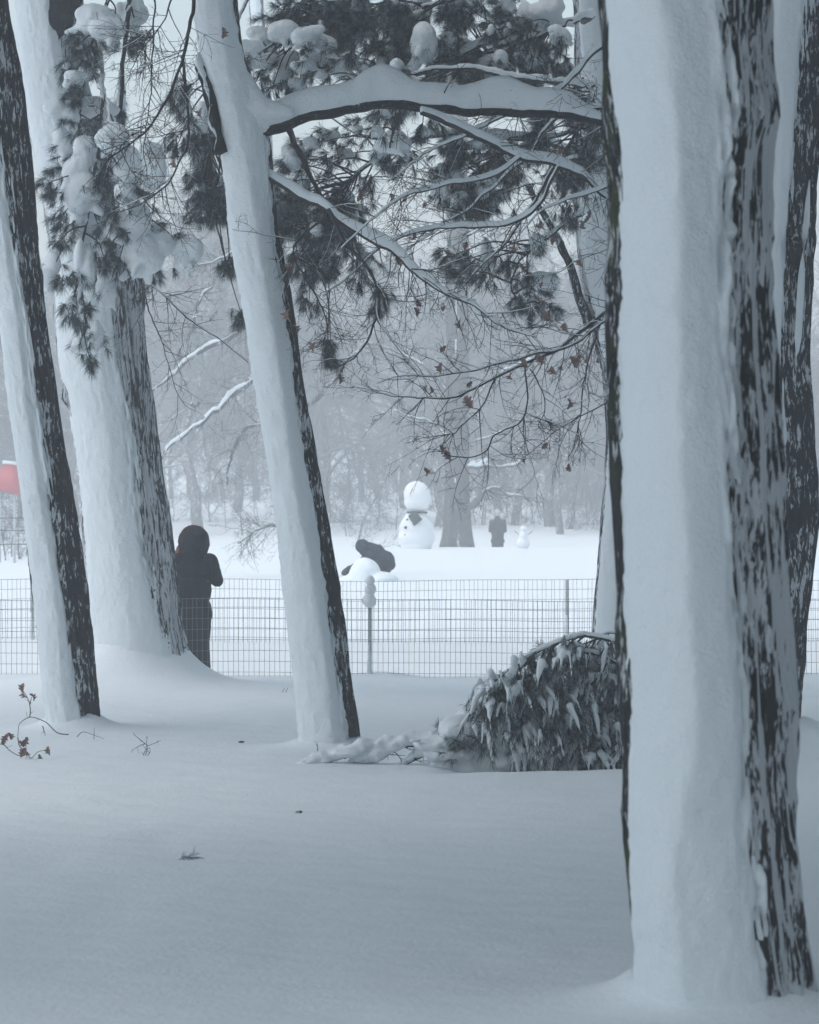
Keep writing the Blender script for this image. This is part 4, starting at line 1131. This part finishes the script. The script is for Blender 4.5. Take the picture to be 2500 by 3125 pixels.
figure(t, body, [
    ('coat', 'navy', [('c', q(1110, 1668), q(1152, 1684), .125, .15), ('c', q(1116, 1678), q(1150, 1688), .13, .165), ('c', q(1122, 1690), q(1160, 1706), .12, .155), ('c', q(1145, 1694), q(1178, 1708), .165, .175), ('c', q(1180, 1710), q(1188, 1722), .165, .125), ('c', q(1184, 1728, .06), q(1183, 1736, -.06), .09, .08), ('c', q(1128, 1692, .15), q(1102, 1712, .19), .075, .06), ('c', q(1102, 1712, .19), q(1072, 1732, .15), .055, .045), ('c', q(1128, 1694, -.15), q(1106, 1716, -.13), .075, .06), ('c', q(1106, 1716, -.13), q(1074, 1732, -.04), .055, .045)]),
    ('hood', 'navy', [('e', q(1106, 1666), (.14, .14, .14)), ('c', q(1108, 1669), q(1128, 1682), .13, .13)]),
    ('gloves', 'coat', [('c', q(1068, 1734, .16), q(1052, 1746, .16), .06, .058), ('c', q(1068, 1735, -.04), q(1051, 1748, -.04), .06, .058), ('e', q(1059, 1741, -.10), (.035, .03, .03))]),
    ('trousers', 'trouser', [('c', q(1180, 1718, .1), (-.20, .12, .34), .11, .08), ('c', (-.20, .12, .34), (-.02, .12, .12), .08, .065), ('c', q(1180, 1718, -.1), (-.18, -.12, .32), .11, .08), ('c', (-.18, -.12, .32), (.02, -.12, .12), .08, .065)]),
    ('boots', 'boot', [('c', (-.01, .12, .12), (-.01, .12, .05), .065, .06), ('c', (-.01, .12, .05), (-.18, .12, .045), .055, .045), ('c', (.03, -.12, .12), (.03, -.12, .05), .065, .06), ('c', (.03, -.12, .05), (-.15, -.12, .045), .055, .045)]),
], .013)
mb = MB()
for (px, py, rx, rz, yy) in ((1114, 1764, 50, 62, 73.4), (1165, 1768, 50, 24, 73.35), (1090, 1770, 60, 20, 73.5)):
    mb.ell(((px - 1250) * yy / FPX, yy, pz(py, yy)), (rx * s, .42, rz * s), None, 28, 18)
tag(fused(mb, 'snow_mound', M['ground'], None, .02, 10, .02, 6, 4.0), 'low heap of snow on the field in front of the stooping person', 'snow heap')

# person standing far off by the wood, back turned
dW = 124.0
xw = (1519 - 1250) * dW / FPX
gw = gz(xw, dW)
t = thing('person', 'distant person in a long dark coat standing with back turned near the far small snowman', 'person', (xw, dW, gw))
k = pz(1583, dW) - gw           # shoulder height
body = [('e', (0, .08, k + .16), (.085, .10, .12)), ('c', (0, .02, k - .02), (0, .06, k + .08), .06, .055), ('c', (0, .02, .9), (0, .02, k - .16), .10, .11), ('c', (-.17, 0, k - .06), (.17, 0, k - .06), .06, .06),
        ('c', (.2, 0, k - .07), (.25, .03, k - .36), .05, .042), ('c', (.25, .03, k - .36), (.16, .2, k - .45), .042, .03), ('c', (-.2, 0, k - .07), (-.25, .03, k - .36), .05, .042), ('c', (-.25, .03, k - .36), (-.16, .2, k - .45), .042, .03),
        ('c', (.1, 0, .85), (.1, 0, .46), .085, .06), ('c', (.1, 0, .46), (.1, -.02, .08), .06, .04), ('c', (-.1, 0, .85), (-.1, 0, .46), .085, .06), ('c', (-.1, 0, .46), (-.1, -.02, .08), .06, .04), ('c', (.1, -.03, .05), (.11, .13, .04), .04, .035), ('c', (-.1, -.03, .05), (-.11, .13, .04), .04, .035)]
body += hand((.15, .21, k - .46), (-.6, .6, -.4), (.7, .6, 0), (0, .5, .8)) + hand((-.15, .21, k - .46), (.6, .6, -.4), (.7, -.6, 0), (0, .5, .8))
figure(t, body, [
    ('coat', 'grey_coat', [('e', (0, .01, k - .22), (.23, .17, .24)), ('c', (-.11, 0, k - .11), (.11, 0, k - .11), .085, .085), ('c', (-.05, 0, k - .04), (.05, 0, k - .04), .08, .08), ('e', (0, .01, k - .5), (.21, .17, .28)), ('c', (-.1, 0, k - .72), (.1, 0, k - .72), .13, .13), ('c', (-.09, 0, k - .86), (.09, 0, k - .86), .11, .11), ('c', (0, .02, k - .05), (0, .05, k + .07), .09, .07),
                           ('c', (.2, 0, k - .08), (.235, .03, k - .37), .075, .065), ('c', (.235, .03, k - .37), (.17, .19, k - .44), .068, .05), ('c', (-.2, 0, k - .10), (-.235, .03, k - .37), .075, .065), ('c', (-.235, .03, k - .37), (-.17, .19, k - .44), .068, .05)]),
    ('hat', 'knit', [('e', (0, .075, k + .19), (.115, .13, .13))]),
    ('trousers', 'trouser', [('c', (.1, 0, .82), (.1, 0, .46), .10, .08), ('c', (.1, 0, .46), (.1, -.02, .1), .078, .066), ('c', (-.1, 0, .82), (-.1, 0, .46), .10, .08), ('c', (-.1, 0, .46), (-.1, -.02, .1), .078, .066)]),
    ('boots', 'boot', [('c', (.1, -.02, .12), (.1, -.02, .05), .062, .06), ('c', (.1, -.02, .05), (.11, .14, .045), .055, .045), ('c', (-.1, -.02, .12), (-.1, -.02, .05), .062, .06), ('c', (-.1, -.02, .05), (-.11, .14, .045), .055, .045)]),
], .016)

# ------------------------------------------------------------------ big snowman, small snowman
dZ = 114.0
s = dZ / FPX
xz = (1270 - 1250) * s
t = thing('snowman', 'huge two-ball snowman with a dark scarf and three buttons in the hazy field', 'snowman', (xz, dZ, gz(xz, dZ)))
mb = MB()
mb.ell((xz - .0, dZ, pz(1640, dZ)), (57 * s, .50, 42 * s), None, 36, 20); mb.ell((xz + .0, dZ, pz(1612, dZ)), (53 * s, .47, 46 * s), None, 36, 20); mb.ell((xz, dZ, pz(1668, dZ)), (48 * s, .46, 20 * s), None, 36, 20); mb.ell((xz, dZ, pz(1576, dZ)), (36 * s, .32, 14 * s), None, 30, 16)
fused(mb, 'body_ball', M['packed'], t, .03, 4, .02, 3, 3.0)
mb = MB()
mb.ell((xz + 3 * s, dZ, pz(1510, dZ)), (41 * s, .38, 42 * s), None, 36, 20); mb.ell((xz + 3 * s, dZ, pz(1530, dZ)), (40 * s, .37, 30 * s), None, 36, 20); mb.ell((xz + 3 * s, dZ, pz(1545, dZ)), (33 * s, .32, 16 * s), None, 36, 20)
fused(mb, 'head_ball', M['packed'], t, .03, 4, .015, 7, 3.0)
sc = MB()
a = np.linspace(0, 2 * math.pi, 40)
sc.tube(np.stack([xz + 3 * s + 29 * s * np.cos(a), dZ + .30 * np.sin(a), np.full(40, pz(1563, dZ)) + .006 * np.sin(a * 5)], -1), .032, 8)
b = sc.build('scarf', M['scarf'], t)
def ribbon(pl, wpx, thick):
    """a cloth tail with thickness, lying on the front of the ball"""
    pl = smooth_line(pl, 14)
    w = np.interp(np.linspace(0, 1, 14), np.linspace(0, 1, len(wpx)), wpx) * s
    mb = MB()
    tan = np.gradient(pl, axis=0); sd = np.cross(tan, (0, 1, 0)); sd /= np.linalg.norm(sd, axis=1)[:, None]
    for yy in (-thick, thick):
        pass
    v = np.concatenate([pl - sd * w[:, None] + (0, -thick, 0), pl + sd * w[:, None] + (0, -thick, 0), pl + sd * w[:, None] + (0, thick, 0), pl - sd * w[:, None] + (0, thick, 0)])
    n = 14
    qd = []
    for i in range(n - 1):
        for k in range(4):
            k2 = (k + 1) % 4
            qd.append((k * n + i, k2 * n + i, k2 * n + i + 1, k * n + i + 1))
    qd += [(0, 3 * n, 2 * n, n), (n - 1, 2 * n - 1, 3 * n - 1, 4 * n - 1)]
    mb.add(v, qd)
    return mb
ribbon([P(1256, 1566, dZ - .36), P(1266, 1580, dZ - .44), P(1278, 1594, dZ - .47)], (13, 15, 15), .02).build('scarf_tail', M['scarf'], b)
ribbon([P(1258, 1566, dZ - .35), P(1262, 1585, dZ - .46), P(1264, 1603, dZ - .50)], (4, 6, 3), .02).build('scarf_tail', M['scarf'], b)
for (x, y) in ((1244, 1586), (1238, 1609), (1238, 1632)):
    mb = MB()
    xx, zz = (x - 1250) * dZ / FPX, pz(y, dZ)
    f = min(.97, math.hypot((xx - xz) / (54 * s), (zz - pz(1615, dZ)) / (48 * s)))
    mb.ell((xx, dZ - .48 * math.sqrt(1 - f * f) - .005, zz), (.044, .04, .044), None, 10, 8)
    mb.build('button', M['coal'], t)

dz_ = 116.4
s = dz_ / FPX
x = (1598 - 1250) * s
t = thing('snowman', 'small far-off snowman with twig arms right of the distant standing person', 'snowman', (x, dz_, gz(x, dz_)))
mb = MB()
mb.ell((x - 2 * s, dz_, pz(1658, dz_)), (21 * s, .2, 18 * s)); mb.ell((x, dz_, pz(1635, dz_)), (15 * s, .15, 16 * s))
fused(mb, 'body_ball', M['packed'], t, .018, 4, .012, 3, 6.0)
lumpy('head_ball', (x - 1 * s, dz_, pz(1613, dz_)), (9.5 * s, .1, 10 * s), M['packed'], t, 5, .05)
for sgn in (1, -1):
    mb = MB(); A = P(1598 + sgn * 10, 1632, dz_); B = P(1598 + sgn * 26, 1622, dz_)
    mb.tube(np.array([A, (A + B) / 2 + (0, 0, -.01), B]), (.010, .009, .007), 5)
    mb.tube(np.array([B * .6 + A * .4, B + (sgn * .03, 0, .04)]), (.007, .005), 4)
    mb.build('twig_arm', M['twig'], t)

# ------------------------------------------------------------------ red board and rail fence far left
dR = 92.0
t = thing('red_board', 'faded red slanted board capped with snow at the far left edge', 'board', foot(10, dR))
mb = MB()
A, B, C_, D = P(10, 1413, dR), P(60, 1418, dR), P(66, 1512, dR), P(-22, 1492, dR)
v = np.array([A, B, C_, D]); v = np.vstack([v, v + (0, .06, 0)])
mb.add(v, [(0, 1, 2, 3), (7, 6, 5, 4), (0, 4, 5, 1), (1, 5, 6, 2), (2, 6, 7, 3), (3, 7, 4, 0)])
mb.build('panel', M['red'], t, False)
mb = MB(); mb.strip(np.array([P(8, 1413, dR + .03), P(35, 1415, dR + .03), P(62, 1418, dR + .03)]), .06, .07, 10); mb.build('snow_cap', M['snow'], t)
for px in (0, 45):
    mb = MB(); p = P(px, 1500, dR + .09); mb.tube([p, (p[0], p[1], gz(p[0], p[1]) - .2)], .03, 8); mb.build('support_post', M['post'], t)
t = thing('rail_fence', 'thin three-rail fence below the red board at the far left', 'fence', foot(0, 88.0))
for py in (1580, 1618, 1660):
    mb = MB(); mb.tube(np.array([P(-260, py + 3, 88), P(-60, py + 1, 88), P(130, py, 88), P(240, py, 88)]), .011, 6); mb.build('rail', M['rail'], t)
for px in (-250, -100, 90, 235):
    mb = MB(); p = P(px, 1572, 88.03); mb.tube([p, (p[0], p[1], gz(p[0], p[1]) - .2)], .03, 8); mb.build('post', M['rail'], t)

# ------------------------------------------------------------------ bare trees in the haze
def bare_tree(seed, height, r0, levels=4, first=.25, spread=(25, 60), side_n=(7, 10), twig_r=.007, snow_min=.022):
    """meshes of a leafless tree at the origin: trunk, crown of limbs and twigs, snow along the limbs"""
    rng = random.Random(seed)
    tr, cr, S = MB(), MB(), MB()
    def branch(p, v, L, r, lv):
        ns = max(4, int(L / (.35 if lv == 0 else .25)))
        pts, rads = [np.array(p)], [r]
        v = np.array(v)
        for k in range(ns):
            v = v + np.array((rng.gauss(0, .13), rng.gauss(0, .13), rng.gauss(0, .09) + (.02 if lv == 0 else -.02)))
            v /= np.linalg.norm(v)
            pts.append(pts[-1] + v * L / ns)
            rads.append(max(twig_r * .6, r * (1 - .8 * (k + 1) / ns)))
        pts = np.array(pts)
        (tr if lv == 0 else cr).tube(pts, rads, 9 if lv == 0 else (5 if r > .03 else 3), cap=False)
        if lv > 0 and r > snow_min:
            hh = np.array(rads) * rng.uniform(.9, 1.8)
            S.strip(pts + np.array((0, 0, 1)) * (np.array(rads) * .3)[:, None], np.array(rads) * 1.1, hh, 6)
        if lv >= levels: return
        n = rng.randint(*side_n) if lv else rng.randint(9, 13)
        for k in range(n):
            f = rng.uniform(first if lv == 0 else .2, 1.0)
            i = min(len(pts) - 2, int(f * (len(pts) - 1)))
            t = pts[i + 1] - pts[i]; t /= np.linalg.norm(t)
            a = rng.uniform(0, 2 * math.pi)
            u = np.cross(t, (.3, .5, .8)); u /= np.linalg.norm(u); w = np.cross(t, u)
            g = math.radians(rng.uniform(*spread) + (12 if lv == 0 else 0))
            dv = t * math.cos(g) + (u * math.cos(a) + w * math.sin(a)) * math.sin(g)
            branch(pts[i], dv, L * rng.uniform(.35, .6) * (1.1 - .4 * f), max(twig_r, rads[i] * rng.uniform(.4, .62)), lv + 1)
    branch((0, 0, -.3), (0, 0, 1), height, r0, 0)
    out = [tr.data('trunk'), cr.data('crown'), S.data('limb_snow') if S.v else None]
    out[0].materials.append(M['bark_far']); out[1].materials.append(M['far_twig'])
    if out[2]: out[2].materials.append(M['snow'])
    return out
def plant(name, kit, x, y, rz, sc, label, cat, group):
    o = thing(name, label, cat, (x, y, gz(x, y)), group)
    o.rotation_euler = (0, 0, rz); o.scale = (sc, sc, sc)
    for nm, me in zip(('trunk', 'crown', 'limb_snow'), kit):
        if me is None: continue
        c = bpy.data.objects.new(nm, me); COL.objects.link(c); c.parent = o
        if nm != 'trunk': c['kind'] = 'stuff'
    return o
kits = [bare_tree(k, (11, 12, 10, 13)[k - 1], (.15, .18, .12, .20)[k - 1], 4, .16, side_n=(7, 8), twig_r=.010) for k in (1, 2, 3, 4)]
rng = random.Random(8)
spots = []
while len(spots) < 105:
    y = 148 + 95 * rng.random() ** 1.1
    x = rng.uniform(-1, 1) * (.107 * y + 10)
    if abs(x - (1395 - 1250) * 130 / FPX) < .9 and y < 145: continue
    if any((x - a) ** 2 + (y - b) ** 2 < 3.5 for a, b in spots): continue
    spots.append((x, y))
for k, (x, y) in enumerate(spots):
    plant('bare_tree', kits[k % 4][:(3 if k % 6 == 0 else 2)], x, y, rng.uniform(0, 6.28), rng.uniform(.8, 1.35), 'bare grey tree fading into the falling snow at the far wood', 'tree', 'bare trees of the far wood')
skits = [bare_tree(20 + k, 2.6, .03, 3, .02, (15, 60), (6, 9), .005, .012) for k in range(3)]
for k in range(56):
    y = rng.uniform(146, 170); x = rng.uniform(-1, 1) * (.107 * y + 5)
    plant('bare_shrub', skits[k % 3], x, y, rng.uniform(0, 6.28), rng.uniform(.6, 1.3), 'bare twiggy shrub at the foot of the far wood', 'shrub', 'shrubs below the far wood')
for k, (px, y) in enumerate(((15, 95), (-40, 96), (60, 97), (30, 99), (-10, 101), (80, 100))):
    plant('bare_shrub', skits[k % 3], (px - 1250) * y / FPX, y, rng.uniform(0, 6.28), rng.uniform(.7, .9), 'pale snow-dusted brush under the red board at the far left', 'shrub', 'brush under the red board')
# forked sapling behind the stooping person
plant('sapling', bare_tree(31, 4.0, .07, 3, .12, (18, 40), (5, 7), .008, .02), (1085 - 1250) * 126 / FPX, 126, .4, .8, 'pale forked sapling behind the stooping person, left of the huge snowman', 'tree', None)

# great trunk beside the snowman
dT = 130.0
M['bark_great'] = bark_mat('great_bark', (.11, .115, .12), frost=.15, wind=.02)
t = thing('great_tree', 'great grey trunk just right of the huge snowman, snowy arms to the right', 'tree', foot(1395, dT))
trunk(t, dT, [(-60, 1372, 1424), (600, 1366, 1428), (1000, 1362, 1430), (1400, 1357, 1430), (1560, 1354, 1433), (1620, 1350, 1438), (1660, 1342, 1446), (1720, 1330, 1460)],
      [(-60, 1398, -8, 8, -.2), (1000, 1398, -8, 8, -.2), (1560, 1400, -8, 8, -.2), (1640, 1402, -8, 9, -.2), (1720, 1405, -10, 11, -.2)],
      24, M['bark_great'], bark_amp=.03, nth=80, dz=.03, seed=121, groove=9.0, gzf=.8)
for k, (ln, r0, r1, h) in enumerate([
    ([(1425, 1425), (1480, 1424), (1540, 1424), (1585, 1412), (1600, 1385), (1604, 1360)], .09, .03, (.10, .16, .18, .12, .04)),
    ([(1430, 1418), (1470, 1405), (1540, 1402)], .05, .02, (.04, .05, .04)),
    ([(1425, 1552), (1455, 1530), (1485, 1495), (1520, 1488), (1560, 1512), (1590, 1510), (1620, 1530)], .13, .03, (.04, .10, .12, .10, .05)),
    ([(1425, 1500), (1460, 1490), (1500, 1500), (1560, 1520)], .05, .02, None),
    ([(1370, 1200), (1300, 1120), (1230, 1080), (1150, 1050)], .10, .03, (.08, .08, .05)),
    ([(1425, 1250), (1480, 1180), (1560, 1120), (1640, 1090)], .10, .03, (.08, .08, .05)),
    ([(1365, 1330), (1320, 1290), (1250, 1270), (1200, 1250)], .06, .02, (.05, .05, .03)),
    ([(1425, 1350), (1500, 1330), (1580, 1300), (1660, 1260)], .06, .02, (.02, .04, .02))]):
    limb(t, pixline(ln, dT - .3), r0, r1, h, 'branch', 'bark_great', 800 + k, 8, .95, 18, 1.3, .012, 3, False, .1, .03, step=.1, patchy=.8)

# tree behind the leaning middle tree: pale drooping limbs with snow
dV = 76.0
t = thing('drooping_tree', 'hazy tree behind the leaning middle tree, pale snow-topped limbs slanting down left', 'tree', foot(968, dV))
trunk(t, dV, [(-60, 760, 800), (500, 790, 835), (800, 805, 850), (1100, 840, 890), (1450, 895, 945), (1780, 950, 1005), (1820, 945, 1010)],
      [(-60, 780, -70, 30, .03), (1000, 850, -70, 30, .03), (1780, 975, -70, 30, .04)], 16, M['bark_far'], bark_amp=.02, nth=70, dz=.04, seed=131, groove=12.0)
for k, (ln, r0, r1, h) in enumerate([
    ([(860, 1090), (770, 1150), (700, 1215), (600, 1300), (540, 1340), (488, 1398)], .09, .03, (.06, .10, .12, .10, .08, .04)),
    ([(840, 960), (750, 995), (680, 1040), (610, 1070), (540, 1130), (455, 1200)], .08, .03, (.06, .08, .09, .09, .09, .05)),
    ([(575, 1090), (568, 1050), (590, 1000), (605, 930), (650, 860), (700, 800)], .06, .02, (.05, .05, .04, .02)),
    ([(800, 700), (720, 760), (650, 800), (560, 820)], .05, .02, (.04, .05, .03)),
    ([(900, 1620), (815, 1602), (770, 1625), (722, 1658)], .04, .015, (.03, .04, .02)),
    ([(900, 1320), (760, 1300), (700, 1410), (690, 1480)], .05, .02, (.02, .03, .02)),
    ([(930, 1250), (1000, 1180), (1060, 1100), (1120, 1040)], .06, .02, (.03, .04, .02))]):
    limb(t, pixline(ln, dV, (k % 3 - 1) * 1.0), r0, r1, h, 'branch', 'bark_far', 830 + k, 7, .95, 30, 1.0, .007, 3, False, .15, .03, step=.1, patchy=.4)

# ------------------------------------------------------------------ small twigs standing out of the snow
def weed(name, label, cat, d, lines, r, seed, leafpts=(), ntw=2, tl=.08):
    t = thing(name, label, cat, foot(lines[0][0][0], d))
    rng = random.Random(seed)
    for ln in lines:
        mb = MB()
        L = smooth_line(pixline(ln, d), max(6, len(ln) * 4), .004, rng.randint(0, 999))
        mb.tube(L, np.linspace(r, r * .5, len(L)), 5)
        if ntw: twigs(mb, L, np.full(len(L), r), rng, ntw, tl, r * .5, 1)
        mb.build('stem', M['twig'], t)
    leaves(t, [P(x, y, d - .01) for (x, y) in leafpts], seed, .55, .95)
weed('dead_twig', 'fallen twig with shrivelled brown leaves in the snow at lower left', 'twig', 26.6,
     [[(210, 2240), (180, 2236), (135, 2200), (90, 2188), (62, 2206), (55, 2250)], [(90, 2188), (93, 2160), (86, 2130), (72, 2108)], [(93, 2150), (97, 2128)], [(130, 2215), (138, 2245)],
      [(-30, 2275), (10, 2272), (30, 2290), (60, 2306), (88, 2300)], [(55, 2250), (60, 2275), (85, 2300), (92, 2312), (120, 2292), (140, 2290)]], .004, 3,
     [(70, 2098), (78, 2116), (97, 2128), (8, 2262), (16, 2252), (30, 2246), (64, 2270), (74, 2262), (72, 2296), (86, 2294), (120, 2310), (150, 2290)], 1, .06)
weed('dead_twig', 'thin bent stalk at the foot of the slim slanting trunk', 'twig', 27.2, [[(287, 2255), (288, 2220)], [(235, 2250), (248, 2236), (288, 2243), (318, 2254)]], .0025, 4, (), 0)
weed('dry_sprig', 'small bare branching sprig poking from the snow below the stout pine', 'sprig', 26.6,
     [[(445, 2304), (450, 2280), (447, 2262), (449, 2245)], [(448, 2275), (425, 2255), (408, 2240)], [(447, 2276), (470, 2268), (492, 2258)], [(437, 2306), (445, 2285)], [(452, 2305), (460, 2290), (458, 2280)], [(440, 2270), (420, 2278), (402, 2290)]], .003, 5, (), 2, .05)
weed('grass_stalk', 'two short stalks poking from the snow right of the stout pine', 'stalks', 33.0, [[(864, 2112), (870, 2098)], [(872, 2113), (878, 2098)]], .003, 6, (), 0)
rng = random.Random(12)
T = []
for (x, y) in ((560, 2598), (575, 2602), (590, 2606)):
    d = 19.25
    p = P(x, y, d); p[2] = gz(p[0], p[1]) + .012
    tuft(T, p, (rng.uniform(.4, 1), .3, .25), rng, 16, .06)
t = thing('pine_sprig', 'little pine sprig lying alone on the open foreground snow', 'sprig', foot(575, 19.25))
mb = MB(); p = np.array(foot(575, 19.25)); mb.tube(np.array([p + (-.03, 0, .004), p + (0, .01, .012), p + (.05, 0, .006)]), .0025, 5); mb.build('stem', M['twig'], t)
needle_object(T, 'needles', t)
for (px, py, lab) in ((912, 2452, 'single dark bark scrap on the foreground snow below the middle tree'), (736, 2260, 'faint bark scrap on the snow between the sprig and the middle tree')):
    d = FPX * CAMH / (py - HOR)
    x = (px - 1250) * d / FPX
    mb = MB(); mb.ell((x, d, gz(x, d) + .004), (.022, .03, .008), None, 10, 6)
    v = mb.v[0]; mb.v[0] = v + .004 * np.stack([vnoise(v[:, 0] * 90, v[:, 1] * 90, k, 3) for k in range(3)], -1)
    tag(mb.build('bark_scrap', M['bark']), lab, 'bark scrap')

# ------------------------------------------------------------------ unseen pines added round the camera to shade the foreground and block side sky
for k, (x, y, h, rad, lab) in enumerate((
    (6.8, 16, 6.5, (3.6, 6, 5.0), 'unseen snowy pine added for shade, right of the thick right trunk'),
    (6.5, 4, 7.0, (4.4, 6, 4.6), 'unseen snowy pine added for shade, right of the camera'),
    (-3.5, -4, 9.5, (5.5, 5, 2.6), 'unseen snowy pine added for shade, behind the camera'),
    (8.5, 30, 7.0, (3.4, 6, 5.0), 'unseen snowy pine added for shade, beyond the dark trunk'),
    (-5.2, 14.5, 9.4, (5.0, 6.0, 2.2), 'unseen snowy pine added for shade, left of the open foreground'))):
    t = thing('pine_tree', lab, 'tree', (x, y, gz(x, y)), 'unseen pines added for shade')
    mb = MB(); zz = np.linspace(gz(x, y) - .3, h + 2, 26)
    mb.tube(np.stack([x + .12 * np.sin(zz * .5), y + .1 * np.cos(zz * .7), zz], -1), np.linspace(.26, .06, 26), 14); mb.build('trunk', M['bark'], t)
    for j in range(7):
        a = j * .9 + k
        p = np.array((x, y, h - 1.6 + j * .45))
        limb(t, [p, p + (math.cos(a) * 1.2, math.sin(a) * 1.2, .25), p + (math.cos(a) * rad[0] * .8, math.sin(a) * rad[1] * .8, .1)], .06, .015, (.03, .05, .02), seed=1000 + k * 10 + j, step=.15)
    crown(t, (x, y, h), rad, 9000, 160 + k, M['needle'])

# ------------------------------------------------------------------ falling flakes
g = np.random.RandomState(4)
n = 9000
c = np.stack([g.uniform(-9, 9, n), g.uniform(17, 72, n), g.uniform(.05, 8.5, n)], -1)
o8 = np.array([(1, 0, 0), (-1, 0, 0), (0, 1, 0), (0, -1, 0), (0, 0, 1), (0, 0, -1)], float)
r = g.uniform(.0016, .0034, n)
ax = g.uniform(.7, 1.3, (n, 1, 3))
v = c[:, None, :] + o8[None] * r[:, None, None] * ax
f = np.array([(0, 2, 4), (2, 1, 4), (1, 3, 4), (3, 0, 4), (2, 0, 5), (1, 2, 5), (3, 1, 5), (0, 3, 5)])
t8 = (np.arange(n) * 6)[:, None, None] + f[None]
tag(link('falling_snow', new_mesh('falling_snow', v.reshape(-1, 3), None, t8.reshape(-1, 3)), M['packed']), kind='stuff')

# ------------------------------------------------------------------ air full of fine snow
hm = bpy.data.materials.new('haze_air')
hm.use_nodes = True
nt = hm.node_tree
nt.nodes.clear()
vo = nt.nodes.new('ShaderNodeVolumePrincipled')
vo.inputs['Color'].default_value = (.88, .905, .93, 1)
vo.inputs['Density'].default_value = .0036
vo.inputs['Anisotropy'].default_value = 0.0
mo = nt.nodes.new('ShaderNodeOutputMaterial')
nt.links.new(vo.outputs[0], mo.inputs['Volume'])
mb = MB()
mb.box((0, 435, 10.0), (430, 525, 13.0))
tag(mb.build('haze', hm, None, False), kind='stuff')
